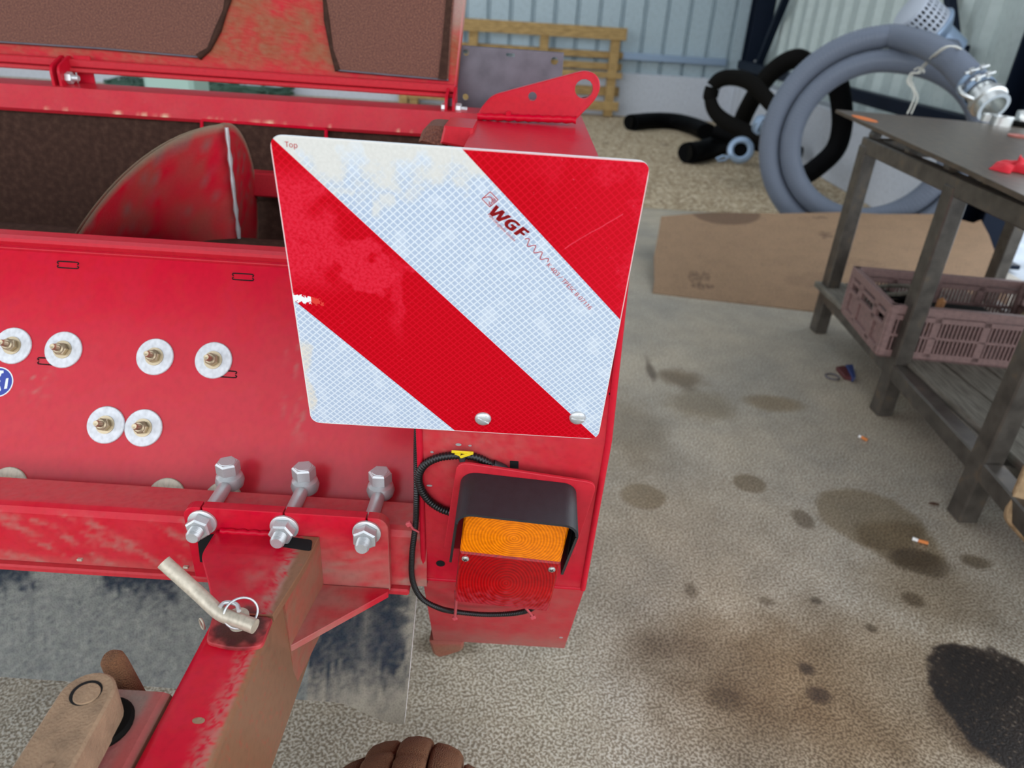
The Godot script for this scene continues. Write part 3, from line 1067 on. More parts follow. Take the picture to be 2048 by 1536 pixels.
func housing(t):
	var red = M["red paint"]
	var dust_at = func(p):
		var d = 0.05 + 0.05 * N("big", p)
		var up = p.y
		d += 0.30 * ss(0.30, 0.16, absf(up - 0.60) * 2.0) * 0.3
		d += 0.20 * ss(0.475, 0.44, up) * (0.5 + 0.8 * N("mid", p * 0.6))
		d += 0.35 * ss(0.30, 0.235, up)
		d += 0.22 * ss(0.12, 0.0, Vector2(p.x + 0.03, p.y - 0.66).length()) * (0.6 + N("mid", p))
		var f = N("fine", p)
		d += 0.5 * max(0.0, f - 0.5)
		return RED.lerp(DUST, clampf(d, 0.0, 0.85))
	CF = dust_at
	# side profile in z and drop, from the front face round
	var pr = [Vector2(-0.566, 0.152), Vector2(-0.5985, 0.372), Vector2(-0.633, 0.602), Vector2(-0.742, 0.823), Vector2(-1.05, 0.83), Vector2(-1.46, 0.40), Vector2(-1.46, 0.152)]
	var s := st0()
	var xl := -0.091
	var xr := 0.101
	var xs = [xl, xr]
	for i in pr.size():
		var j = (i + 1) % pr.size()
		var a = pr[i]
		var b = pr[j]
		# the top is set in a little, with a bent shoulder
		var il = 0.014 if a.y < 0.2 else 0.0
		var jl = 0.014 if b.y < 0.2 else 0.0
		var nu = 56 if i < 3 else 12
		var nv = 60 if i < 3 else 10
		gridq(s, V(xl + il, a.y, a.x), V(xl + jl, b.y, b.x), V(xr - jl, b.y, b.x), V(xr - il, a.y, a.x), nv, nu)
	for sg in 2:
		var pts = []
		for q in pr:
			var inn = 0.014 if q.y < 0.2 else 0.0
			pts.append(V((xl + inn) if sg == 0 else (xr - inn), q.y, q.x))
		var c := Vector3.ZERO
		for q in pts:
			c += q / pts.size()
		for i in pts.size():
			var j = (i + 1) % pts.size()
			if sg == 0:
				trid(s, c, pts[j], pts[i], 3)
			else:
				trid(s, c, pts[i], pts[j], 3)
	var hs = obj("end_housing", s, red, t)
	# rolled edges down both sides of the front and the fold line
	CF = red_dusty(0.06)
	for x in [xl + 0.002, xr - 0.002]:
		var path = []
		for i in 3:
			path.append(V(x + (0.012 * (1 if x < 0 else -1) if i == 0 else 0.0), pr[i].y, pr[i].x))
		obj("rolled_edge", tube(path, 0.0035, 8), red, t)
	s = beamb(V(xl + 0.003, 0.601, -0.6325), V(xr + 0.001, 0.601, -0.6325), 0.003, 0.004, 0.001)
	obj("folded_edge", s, red, t)
	# side tab with a square hole on the right edge
	var HB := tp(0.372, -0.5985, -8.5)
	M.HB = HB
	var sq = ons([[1219, 785], [1228, 785], [1228, 791], [1219, 791]], HB)
	s = slab(fillet(ons([[1196, 778], [1231, 780], [1233, 797], [1195, 797]], HB), 0.003), HB.normal, 0.004, 0.0005)
	obj("side_tab", s, red, t)
	CF = null
	obj("tab_hole", slab(ons([[1218, 786], [1228, 786], [1228, 791], [1218, 790]], Plane(HB.normal, HB.project(O) + HB.normal * 0.0006)), HB.normal, 0.0003), M["hole black"], t)
	var PB := Plane(HB.normal, HB.project(O) + HB.normal * 0.0005)
	obj("square_hole", slab(ons([[1020, 922], [1037, 923], [1037, 937], [1020, 936]], PB), HB.normal, 0.0006), M["hole black"], t)
	obj("round_hole", disc_on(PB, 881, 1127, 0.0052, 0.0003, 22), M["hole black"], t)
	obj("notch_hole", slab(ons([[841, 1153], [847, 1154], [848, 1163], [843, 1161]], PB), HB.normal, 0.0006), M["hole black"], t)
	# bare scuffs where paint is knocked off
	for q in [[917, 889, 7, 4], [940, 891, 4, 2.5], [859, 971, 7, 3], [864, 904, 4, 3], [1122, 1275, 6, 6]]:
		var pl = PB if q[1] < 1180 else Plane(Vector3(0, -0.442, 0.897), V(0, 0.602, -0.633))
		obj("paint_chip", slab(circ(on(q[0], q[1], pl) + pl.normal * 0.0004, Vector3.RIGHT, pl.normal.cross(Vector3.RIGHT), q[2] / F * 0.62, 10, q[3] / F * 0.62), pl.normal, 0.0004), M["zinc"], hs, true)
	# muddy toe under the lower left corner
	CF = func(p):
		return RED.lerp(DUST, clampf(0.45 + 0.4 * N("mid", p), 0.0, 1.0)).lerp(MUD, ss(0.235, 0.205, p.y) * 0.7)
	var tz := -0.745
	s = slab(fillet(ons([[858, 1285], [866, 1312], [880, 1319], [926, 1304], [928, 1284]], zp(tz)), [0.0, 0.006, 0.012, 0.008, 0.0]), Vector3(0, 0, 1), 0.2, 0.004, 2)
	obj("lower_toe", s, M["satin red paint"], t)
	# lifting lug on top with two holes and its weld
	CF = red_dusty(0.10)
	var Z := zp(-1.14)
	var lug = fillet(ons([[953, 234], [962, 216], [983, 191], [1150, 146], [1172, 141], [1196, 150], [1202, 176], [1190, 202], [1150, 241]], Z), [0.0, 0.0, 0.012, 0.02, 0.02, 0.03, 0.02, 0.02, 0.0])
	var h1 = circ(on(1168, 178, Z), Vector3.RIGHT, Vector3.UP, 0.0135, 26)
	var h2 = circ(on(1065, 193, Z), Vector3.RIGHT, Vector3.UP, 0.0065, 16)
	obj("lifting_lug", slab(lug, Vector3(0, 0, 1), 0.015, 0.0015, 0, [h1, h2]), red, t)
	CF = red_plain
	var w0 = on(955, 233, zp(-1.136))
	var w1 = on(1152, 240, zp(-1.136))
	var wp = []
	for k in 30:
		wp.append(w0.lerp(w1, k / 29.0) + Vector3(0, 0.0003 * sin(k * 1.9), 0.0003 * sin(k * 2.7)))
	obj("weld_seam", tube(wp, func(i, n): return 0.0052 + 0.0008 * sin(i * 2.2), 8), red, t)
	obj("lug_stop", lathe([[0.0, 0.0], [0.004, 0.0], [0.004, 0.006], [0.0, 0.006]], on(1017, 227, zp(-1.138)), Vector3(0, 0, 1), 12), red, t)


func front_frame(t):
	var red = M["red paint"]
	# beam: square tube across the front
	CF = func(p):
		var top = ss(-0.63, -0.64, p.z) if p.y > 0.52 else 0.0
		var d = 0.10 + 0.08 * N("big", p)
		d += 0.22 * top * (0.6 + 0.5 * N("fine", p))
		if p.y < 0.52:
			d += 0.5 * ss(0.05, 0.5, N("big", Vector3(p.x * 1.3 + p.y * 2.0, p.y * 1.5, 1.0)) + 0.25 * N("mid", p))
			d += 0.25 * ss(0.46, 0.445, p.y)
		d += 0.45 * ss(-0.14, -0.10, p.x) * (0.6 + 0.6 * N("mid", p))
		return RED.lerp(DUST, clampf(d, 0.0, 0.85))
	var s := st0()
	var L := -1.55
	var xr := -0.085
	var q = [[0.606, -0.625], [0.534, -0.625], [0.5265, -0.628], [0.524, -0.634], [0.521, -0.671], [0.606, -0.671]]
	for i in q.size():
		var a = q[i]
		var b = q[(i + 1) % q.size()]
		gridq(s, V(L, a[0], a[1]), V(xr, a[0], a[1]), V(xr, b[0], b[1]), V(L, b[0], b[1]), 300, 16 if i == 0 or i == 3 else 2)
	obj("front_beam", s, red, t)
	CF = red_dusty(0.2)
	s = beamb(V(L, 0.611, -0.632), V(xr - 0.02, 0.611, -0.632), 0.03, 0.009, 0.002)
	obj("beam_lip", s, red, t)
	CF = null
	for q2 in [[160, 1119], [372, 1134]]:
		obj("clip_tab", box(on(q2[0], q2[1], zp(-0.616)), Vector3(0.006, 0.003, 0.004), 0.0005), M["cream steel"], t)
	# rubber flap under the beam
	CF = func(p):
		var c = Color(0.030, 0.036, 0.048)
		var h = (0.44 - p.y) / 0.22
		var streak = N("fine", Vector3(p.x * 1.2, p.y * 0.12, 3.0)) + 0.5 * N("mid", Vector3(p.x * 1.4, p.y * 0.4, 1.0))
		var d = 0.60 + 0.12 * streak + 0.22 * N("fine", Vector3(p.x, p.y * 0.45, p.z)) + 0.2 * N("speck", p)
		if p.x > -0.24:
			d = 0.05 + 0.10 * streak + 0.14 * N("fine", p) + 0.8 * ss(0.66, 1.05, h + 0.10 * streak + 0.05 * N("fine", p)) + 0.35 * ss(0.012, 0.0, abs(p.x + 0.168)) * (0.5 + 0.5 * N("mid", p)) + 0.55 * ss(-0.125, -0.108, p.x + 0.012 * N("mid", p) * 1.5)
		else:
			d += 0.25 * ss(0.28, 0.1, abs(h - 0.12)) * 0.6 - 0.75 * ss(0.42, 0.24, h + 0.10 * N("mid", p)) * max(ss(0.065, 0.035, abs(p.x + 0.455 + 0.015 * N("mid", p))), ss(0.05, 0.02, abs(p.x + 0.625 + 0.015 * N("mid", p))))
		return c.lerp(Color(0.40, 0.35, 0.27) if p.x > -0.24 else Color(0.25, 0.25, 0.22), clampf(d, 0.0, 0.85))
	s = st0()
	s.set_smooth_group(1)
	var nx := 230
	var ny := 44
	var fp = func(i, j, off):
		var u = float(i) / nx
		var v = float(j) / ny
		var x = -1.3 + 1.2 * u
		var low = 0.800 + 0.002 * sin(x * 9.0) + 0.014 * ss(-0.5, -0.2, x) + 0.034 * ss(-0.20, -0.11, x)
		var drop = lerpf(0.60, low, v)
		var z = -0.668 + 0.05 * v * v + 0.0012 * sin(x * 7.0) * v + off
		x -= 0.014 * v * ss(-0.3, -0.1, x)
		return V(x, drop, z)
	for i in nx:
		for j in ny:
			quad(s, fp.call(i, j + 1, 0.0), fp.call(i + 1, j + 1, 0.0), fp.call(i + 1, j, 0.0), fp.call(i, j, 0.0))
	s.set_smooth_group(2)
	for i in nx:
		for j in range(0, ny, 4):
			quad(s, fp.call(i, j, -0.007), fp.call(i + 1, j, -0.007), fp.call(i + 1, j + 4, -0.007), fp.call(i, j + 4, -0.007))
		quad(s, fp.call(i, ny, -0.007), fp.call(i + 1, ny, -0.007), fp.call(i + 1, ny, 0.0), fp.call(i, ny, 0.0))
	CF = null
	for j in ny:
		quad(s, fp.call(nx, j + 1, 0.0), fp.call(nx, j + 1, -0.007), fp.call(nx, j, -0.007), fp.call(nx, j, 0.0))
	tag(obj("rubber_flap", s, M["rubber flap"]), "dusty black rubber flap hanging under the red beam below the bolted plate", "rubber flap")
	# clamp plate with slots for the eye bolts
	CF = func(p):
		var d = 0.04 + 0.05 * N("big", p)
		var dx = ss(-0.245, -0.20, p.x) * ss(0.52, 0.46, p.y + 0.25 * (p.x + 0.126)) + 0.6 * ss(-0.15, -0.13, p.x)
		d += 0.75 * clampf(dx, 0.0, 1.0) * clampf(0.65 + 0.7 * N("mid", p) + 0.2 * N("fine", p), 0.0, 1.2)
		return RED.lerp(DUST, clampf(d, 0.0, 0.85))
	var Z := zp(-0.613)
	var pl = [on(369, 1140, Z), on(366, 1000, Z), on(780, 1030, Z), on(782, 1175, Z)]
	var bolts = [-0.331, -0.2405, -0.1495]
	var outline = [pl[0], pl[1]]
	var yt = pl[1].y
	# notches above the bolts
	var plate = []
	plate.append(V(-0.352, 0.602, -0.613))
	for k in 7:
		var a = PI - PI * 0.5 * k / 6.0
		plate.append(V(-0.352 + 0.014 + 0.014 * cos(a), 0.5005 + 0.014 - 0.014 * sin(a), -0.613))
	for bx in bolts:
		plate.append(V(bx - 0.001, 0.5005, -0.613))
		plate.append(V(bx - 0.001, 0.510, -0.613))
		plate.append(V(bx + 0.001, 0.510, -0.613))
		plate.append(V(bx + 0.001, 0.5005, -0.613))
	for k in 7:
		var a = PI * 0.5 - PI * 0.5 * k / 6.0
		plate.append(V(-0.126 - 0.014 + 0.014 * cos(a), 0.5005 + 0.014 - 0.014 * sin(a), -0.613))
	plate.append(V(-0.126, 0.604, -0.613))
	plate.append(V(-0.30, 0.604, -0.613))
	s = slab(plate, Vector3(0, 0, 1), 0.0115, 0.0008, 4)
	obj("clamp_plate", s, red, t)
	# eye bolts
	for bx in bolts:
		CF = null
		var c := V(bx, 0.519, -0.6125)
		s = tube([c + Vector3(0, 0, -0.002), V(bx, 0.519, -0.675)], 0.0080, 18)
		var eye := V(bx, 0.519, -0.691)
		lathe([[0.0, -0.011], [0.010, -0.011], [0.0150, -0.007], [0.0168, 0.0], [0.0150, 0.007], [0.010, 0.011], [0.0, 0.011]], eye, Vector3.UP, 24, s)
		var eb = obj("eye_bolt", s, M["zinc"], t)
		s = hexn(eye + Vector3(0, 0.011, 0), Vector3.UP, 0.0240, 0.0155, null, bx * 9.0)
		lathe([[0.0, 0.0155], [0.0098, 0.0155], [0.0092, 0.0162], [0.0, 0.0162]], eye + Vector3(0, 0.011, 0), Vector3.UP, 20, s)
		lathe([[0.0115, 0.0], [0.0115, 0.010], [0.0, 0.012]], eye, Vector3.UP, 20, s)
		obj("bolt_head", s, M["zinc"], eb)
		s = lathe([[0.0, 0.0], [0.0158, 0.0], [0.0158, 0.0025], [0.0150, 0.003], [0.0, 0.003]], c, Vector3(0, 0, 1), 28)
		obj("flat_washer", s, M["zinc plain"], eb)
		s = hexn(c + Vector3(0, 0, 0.003), Vector3(0, 0, 1), 0.0240, 0.013, null, 0.4 + bx * 5.0)
		obj("hex_nut", s, M["zinc"], eb)
		obj("thread_end", screw(c + Vector3(0, 0, 0.014), Vector3(0, 0, 1), 0.0080, 0.0145), M["zinc"], eb)
	# drawbar: bracket plates and square tube coming forward
	CF = func(p):
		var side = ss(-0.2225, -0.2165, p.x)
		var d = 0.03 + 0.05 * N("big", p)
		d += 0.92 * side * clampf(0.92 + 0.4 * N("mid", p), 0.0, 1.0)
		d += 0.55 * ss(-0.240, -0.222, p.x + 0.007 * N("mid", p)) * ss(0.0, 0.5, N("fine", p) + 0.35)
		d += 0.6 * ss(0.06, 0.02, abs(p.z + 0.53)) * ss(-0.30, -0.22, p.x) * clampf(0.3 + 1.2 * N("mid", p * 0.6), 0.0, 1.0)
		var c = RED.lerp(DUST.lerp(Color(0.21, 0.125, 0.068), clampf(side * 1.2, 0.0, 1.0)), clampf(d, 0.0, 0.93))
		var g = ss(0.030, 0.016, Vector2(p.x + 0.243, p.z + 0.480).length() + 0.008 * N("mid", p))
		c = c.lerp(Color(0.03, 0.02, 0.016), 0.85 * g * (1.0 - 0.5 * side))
		return c
	s = st0()
	var ty := 0.532
	# tube: top, right side, left side, end face
	var xl := -0.274
	var xr2 := -0.216
	var r := 0.007
	var zf := -0.16
	var sec = [[xl, ty + 0.14], [xl, ty + r], [xl + 0.3 * r, ty + 0.3 * r], [xl + r, ty], [xr2 - r, ty], [xr2 - 0.3 * r, ty + 0.3 * r], [xr2, ty + r], [xr2 + 0.004, ty + 0.14]]
	for i in sec.size() - 1:
		var a = sec[i]
		var b = sec[i + 1]
		s.set_smooth_group(1)
		gridq(s, V(a[0], a[1], zf), V(b[0], b[1], zf), V(b[0], b[1], -0.60), V(a[0], a[1], -0.60), 26 if i == 3 else (40 if i == 6 else 2), 190)
	quad(s, V(xl, ty + 0.14, zf), V(xl, ty + 0.14, -0.60), V(xr2 + 0.004, ty + 0.14, -0.60), V(xr2 + 0.004, ty + 0.14, zf))
	s.set_smooth_group(-1)
	var db = obj("drawbar", s, red, t)
	# sleeve plate over the tube end, wide at the clamp plate
	s = slab(fillet([V(-0.318, ty - 0.002, -0.6125), V(-0.318, ty - 0.002, -0.572), V(-0.285, ty - 0.002, -0.518), V(-0.276, ty - 0.002, -0.495), V(-0.216, ty - 0.002, -0.495), V(-0.205, ty - 0.002, -0.57), V(-0.203, ty - 0.002, -0.6125)], [0.0, 0.01, 0.012, 0.0, 0.0, 0.02, 0.0]), Vector3.UP, 0.008, 0.001, 5)
	obj("bracket_plate", s, red, t)
	# left cheek below the sleeve plate
	s = slab([V(-0.316, ty + 0.006, -0.572), V(-0.285, ty + 0.006, -0.518), V(-0.275, ty + 0.006, -0.493), V(-0.275, ty + 0.06, -0.493), V(-0.285, ty + 0.06, -0.518), V(-0.316, ty + 0.06, -0.572)].slice(0, 2) + [V(-0.285, ty + 0.06, -0.518), V(-0.316, ty + 0.06, -0.572)], Vector3(-0.867, 0, 0.498), 0.006, 0.0, 3)
	slab([V(-0.285, ty + 0.006, -0.518), V(-0.275, ty + 0.006, -0.493), V(-0.275, ty + 0.06, -0.493), V(-0.285, ty + 0.06, -0.518)], Vector3(-0.928, 0, 0.37), 0.006, 0.0, 3, [], s)
	obj("bracket_cheek", s, red, t)
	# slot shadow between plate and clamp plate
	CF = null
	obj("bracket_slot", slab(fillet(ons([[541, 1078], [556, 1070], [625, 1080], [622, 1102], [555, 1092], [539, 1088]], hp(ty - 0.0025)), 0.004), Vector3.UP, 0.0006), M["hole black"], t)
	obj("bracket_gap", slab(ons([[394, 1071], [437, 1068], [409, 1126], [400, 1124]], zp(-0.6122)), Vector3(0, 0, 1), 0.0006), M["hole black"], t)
	# weld along the clamp plate
	CF = red_plain
	var wp = []
	for k in 16:
		wp.append(V(-0.312 + 0.065 * k / 15.0, ty - 0.003 + 0.0006 * sin(k * 2.0), -0.6105))
	obj("weld_seam", tube(wp, func(i, n): return 0.0035 + 0.0006 * sin(i * 2.4), 8), red, t)
	# gusset plate on the right, low
	CF = func(p):
		return RED.lerp(DUST, clampf(0.55 + 0.5 * N("big", p * 1.5) - 0.35 * ss(-0.175, -0.14, p.x), 0.05, 0.85))
	s = slab([V(-0.214, 0.600, -0.612), V(-0.127, 0.600, -0.612), V(-0.127, 0.600, -0.606), V(-0.214, 0.600, -0.520)], Vector3.UP, 0.008, 0.0008, 4)
	obj("gusset_plate", s, red, t)
	CF = func(p):
		return RED.lerp(Color(0.24, 0.14, 0.085), clampf(0.8 + 0.3 * N("mid", p), 0.05, 0.92))
	s = slab([V(-0.203, 0.534, -0.6125), V(-0.203, 0.66, -0.6125), V(-0.2130, 0.66, -0.52), V(-0.2150, 0.534, -0.52)], Vector3(0.994, 0, 0.108), 0.006, 0.0, 4)
	obj("side_plate", s, red, t)
	# doubler plate round the pin hole
	CF = func(p):
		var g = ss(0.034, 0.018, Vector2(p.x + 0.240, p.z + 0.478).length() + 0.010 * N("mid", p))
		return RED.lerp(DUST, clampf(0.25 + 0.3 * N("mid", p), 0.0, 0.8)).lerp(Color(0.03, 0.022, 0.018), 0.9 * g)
	s = slab(fillet(ons([[424, 1234], [546, 1234], [524, 1292], [470, 1298], [411, 1284]], hp(ty - 0.0035)), [0.004, 0.004, 0.006, 0.02, 0.006]), Vector3.UP, 0.004, 0.001, 5)
	obj("doubler_plate", s, M["satin red paint"], t)
	CF = null
	obj("paint_chip", slab(circ(on(397, 1441, hp(ty - 0.0003)), Vector3.RIGHT, Vector3(0, 0, 1), 0.0052, 14, 0.003), Vector3.UP, 0.0003), M["dry mud"], db, true)


# ------------------------------------------------------------------ things on the machine
func sign_basis() -> Basis:
	return Basis(Vector3.UP, deg_to_rad(1.397)) * Basis(Vector3.RIGHT, deg_to_rad(10.74)) * Basis(Vector3.BACK, deg_to_rad(-0.649))


func warning_board():
	var bs := sign_basis()
	var c := Vector3(-0.05039, 1.05 - 0.23135, -0.56832)
	var t = thing("warning_board", "square warning board with red and white diagonal stripes, bolted upright on the machine", "warning sign", c)
	t.basis = bs
	var h := 0.141
	var n := Vector3(0, 0, 1)
	CF = null
	UVF = func(p): return Vector2(p.x / 0.282 + 0.5, 0.5 - p.y / 0.282)
	var pts = fillet([Vector3(-h, -h, 0), Vector3(h, -h, 0), Vector3(h, h, 0), Vector3(-h, h, 0)], 0.011, 8)
	var m := StandardMaterial3D.new()
	m.resource_name = "reflective sheeting"
	m.albedo_texture = sign_picture()
	m.roughness = 0.42
	m.metallic_specular = 0.2
	m.texture_repeat = false
	# slight bow at the lower right where the bolts pull it in
	obj("striped_face", slab(pts, n, 0.0004), m, t, true)
	UVF = null
	var b2 = []
	for p in pts:
		b2.append(p - n * 0.0004)
	obj("backing_sheet", slab(b2, n, 0.0016), M["print white"], t, true)
	var SP := Plane((bs * n).normalized(), c)
	var loc = func(x, y): return bs.inverse() * (on(x, y, SP) - c)
	# bolts with slotted mushroom heads
	for q in [[966, 837, -0.5], [1155, 835, -0.12]]:
		var p = loc.call(q[0], q[1])
		p.z = 0.0
		var s = lathe([[0.0, 0.0], [0.0080, 0.0], [0.0080, 0.0006], [0.0070, 0.0022], [0.0045, 0.0034], [0.0018, 0.0038], [0.0, 0.0039]], p, n, 32)
		var bo = obj("bolt", s, M["zinc"], t, true)
		var d = Vector3(cos(q[2]), sin(q[2]), 0.0)
		s = beamb(p - d * 0.0066 + n * 0.0026, p + d * 0.0066 + n * 0.0026, 0.0016, 0.0026, 0.0002, n)
		obj("raised_bar", s, M["zinc plain"], bo, true)
		s = beamb(p - Vector3(-d.y, d.x, 0) * 0.0008 + n * 0.0028, p + Vector3(-d.y, d.x, 0) * 0.0062 + n * 0.0018, 0.0005, 0.0022, 0.0, n)
		obj("raised_mark", s, M["zinc plain"], bo, true)
	# printing along the stripe
	sign_text(t, "WGF", loc.call(984, 418), loc.call(1050, 471), 0.78, true, "lettering")
	sign_text(t, "Fahrzeugteile GmbH", loc.call(977, 428), loc.call(1029, 481), 0.9, false, "lettering")
	sign_text(t, "K 403 / TPESC B 07116", loc.call(1096, 528), loc.call(1181, 617), 0.9, false, "lettering")
	sign_text(t, "Top", loc.call(570, 288), loc.call(595, 291), 1.0, false, "lettering")
	var wv = []
	var a: Vector3 = loc.call(1050, 478)
	var e: Vector3 = loc.call(1095, 524)
	var dv = (e - a).normalized()
	var nv = Vector3(-dv.y, dv.x, 0)
	for k in 61:
		var u = k / 60.0
		var p = a.lerp(e, u) + nv * 0.0026 * sin(u * TAU * 3.5)
		wv.append(Vector3(p.x, p.y, 0.0002))
	obj("wave_line", tube(wv, 0.00032, 5), M["print red"], t, true)
	# square emblem with a hand
	var s2 = st0()
	var cc: Vector3 = loc.call(980, 398.5)
	cc.z = 0.0002
	var q4 = []
	for k in [[-1, -1], [1, -1], [1, 1], [-1, 1]]:
		q4.append(cc + dv * 0.0044 * k[0] + nv * 0.0044 * k[1])
	for k in 4:
		tube([q4[k], q4[(k + 1) % 4]], 0.0003, 5, s2)
	var arc = []
	for k in 9:
		arc.append(cc + dv * (-0.0042 + 0.0060 * k / 8.0) + nv * (-0.0030 + 0.0034 * sin(k * 0.36) + 0.0003 * k))
	tube(arc, 0.0003, 5, s2)
	for k in 4:
		tube([cc + dv * (0.0006 + 0.0005 * k) + nv * (0.0026 - 0.0011 * k), cc + dv * 0.0022 + nv * (0.0029 - 0.0012 * k), cc + dv * 0.0036 + nv * (0.0022 - 0.0012 * k)], 0.0003, 5, s2)
	tube([cc + dv * 0.0008 + nv * -0.0016, cc + dv * 0.0024 + nv * -0.0030, cc + dv * 0.0040 + nv * -0.0028], 0.0003, 5, s2)
	obj("emblem", s2, M["print red"], t, true)


func sign_text(t, text, a: Vector3, b: Vector3, ratio, bold, called):
	var f := SystemFont.new()
	f.font_names = PackedStringArray(["Droid Sans"])
	f.font_weight = 800 if bold else 400
	f.font_italic = bold
	var tm := TextMesh.new()
	tm.text = text
	tm.font = f
	tm.font_size = 48
	tm.pixel_size = 0.001
	tm.depth = 0.0
	tm.curve_step = 1.0
	tm.horizontal_alignment = HORIZONTAL_ALIGNMENT_CENTER
	tm.vertical_alignment = VERTICAL_ALIGNMENT_CENTER
	var w := tm.get_aabb().size.x
	var k := a.distance_to(b) / maxf(w, 1e-4)
	var d := (b - a).normalized()
	var shape = tm
	if bold:   # a heavy cut: the letters laid over themselves, a little apart
		var st := SurfaceTool.new()
		for q in [[-0.7, 0.0], [0.7, 0.0], [0.0, 0.5], [0.0, -0.5], [-0.35, 0.3], [0.35, -0.3]]:
			st.append_from(tm, 0, Transform3D(Basis(), Vector3(q[0] * 0.0016, q[1] * 0.0016, 0.0)))
		shape = st.commit()
	var o = obj(called, shape, M["print red"], t, true)
	o.basis = Basis(d * k, (Vector3(-d.y, d.x, 0) + d * (0.22 if bold else 0.0)) * k * ratio, Vector3(0, 0, 0.5))
	var m := (a + b) * 0.5
	o.position = Vector3(m.x, m.y, 0.0003)


func sign_picture() -> ImageTexture:
	var n := 1400
	var f := FastNoiseLite.new()
	f.seed = 21
	f.frequency = 0.006
	f.fractal_octaves = 5
	var big := f.get_image(n, n).get_data()
	f.seed = 33
	f.frequency = 0.05
	f.fractal_octaves = 3
	var fine := f.get_image(n, n).get_data()
	var by := PackedByteArray()
	by.resize(n * n * 3)
	var cell_w := Vector3(164, 178, 196)
	var line_w := Vector3(204, 212, 218)
	var plain_w := Vector3(204, 203, 196)
	var cell_r := Vector3(176, 2, 18)
	var line_r := Vector3(196, 8, 30)
	var dust_r := Vector3(205, 34, 54)
	var kx := TAU * 0.5 * 42.0 / n
	for j in n:
		var v := float(j) / n
		for i in n:
			var u := float(i) / n
			var q := j * n + i
			var nb := big[q] / 255.0 - 0.5
			var nf := fine[q] / 255.0 - 0.5
			var d := u - v
			var white := (d > 0.0 and d < 0.5) or d < -0.5
			# lattice of lens cells: two families of lines
			var g1 := absf(fposmod((u * 1.0 + v * 1.0) * 43.0, 1.0) - 0.5)
			var g2 := absf(fposmod((u * 1.0 - v * 1.0) * 43.0, 1.0) - 0.5)
			var line := smoothstep(0.345, 0.43, maxf(g1, g2))
			var c: Vector3
			if white:
				c = cell_w.lerp(line_w, line)
				# dried dirt hides the cells along the top and the left edge
				var dirt := smoothstep(0.150, 0.055, v + 0.15 * nb + 0.12 * maxf(0.0, u - 0.25) + 0.03 * nf) if d > 0.0 else 0.0
				dirt = maxf(dirt, 0.8 * smoothstep(0.04, 0.0, absf(v - 0.16 - 0.1 * nb) - 0.02) * smoothstep(0.4, 0.32, u) * smoothstep(-0.1, 0.15, nb))
				if d < -0.5:
					dirt = maxf(dirt, smoothstep(0.035, 0.015, u + 0.05 * nb) * smoothstep(0.04, 0.0, absf(v - 0.80) - 0.12))
					c = c.lerp(Vector3(206, 198, 182), dirt * (0.7 + 0.8 * nf))
				else:
					c = c.lerp(plain_w, dirt)
				var sp := 0.8 * smoothstep(0.12, 0.3, nb) * 0.5
				c = c.lerp(line_w, sp)
				c += Vector3.ONE * 10.0 * nf
			else:
				c = cell_r.lerp(line_r, line)
				var dd := smoothstep(0.24, 0.08, absf(u + 0.25 * nb)) * smoothstep(0.05, 0.15, v) * smoothstep(0.5, 0.38, v) if d < 0.0 else 0.0
				var blot := smoothstep(0.10, 0.06, Vector2(u - 0.21, v - 0.36).length() + 0.22 * nb) if d < 0.0 else 0.0
				blot = maxf(blot, 0.7 * smoothstep(0.03, 0.01, absf(u - 0.315 + 0.05 * nb)) * smoothstep(0.30, 0.36, v) * smoothstep(0.68, 0.5, v)) if d < 0.0 else 0.0
				var corner := smoothstep(0.95, 1.0, u + 0.12 * nb) * 0.6 + smoothstep(0.10, 0.0, v + 0.15 * nb) * 0.7 * smoothstep(0.6, 0.85, u)
				var k := clampf(maxf(dd, maxf(blot, corner)) * (0.85 + 1.2 * nf), 0.0, 1.0)
				if d > 0.5:
					k = maxf(k, 0.25 * smoothstep(0.65, 0.95, u))
				c = c.lerp(dust_r, k)
				# fine scratch
				if d > 0.5 and absf((u - 0.80) * 0.62 + (v - 0.27) * 0.78 + 0.008 * nb) < 0.0016 and u > 0.80 and u < 0.95:
					c = c.lerp(Vector3(225, 90, 105), 0.5)
				# paint specks
				if nf > 0.36 and nb > 0.1:
					c = c.lerp(Vector3(230, 130, 140), 0.35)
			# torn spot at the left edge
			if absf(v - 0.493 - 0.10 * u - 0.02 * nf) < 0.012 and u < 0.085 + 0.03 * nf:
				c = Vector3(222, 224, 224) if u < 0.055 else Vector3(206, 62, 52)
			# rows of joints in the sheeting
			if white and (absf(u - 0.475) < 0.0006 or absf(u - 0.735) < 0.0006):
				c = c.lerp(line_w, 0.6)
			var edge := minf(minf(u, 1.0 - u), minf(v, 1.0 - v))
			if edge < 0.003:
				c = c.lerp(Vector3(216, 214, 208), 0.8)
			by[q * 3] = clampi(int(c.x), 0, 255)
			by[q * 3 + 1] = clampi(int(c.y), 0, 255)
			by[q * 3 + 2] = clampi(int(c.z), 0, 255)
	return ImageTexture.create_from_image(Image.create_from_data(n, n, false, Image.FORMAT_RGB8, by))


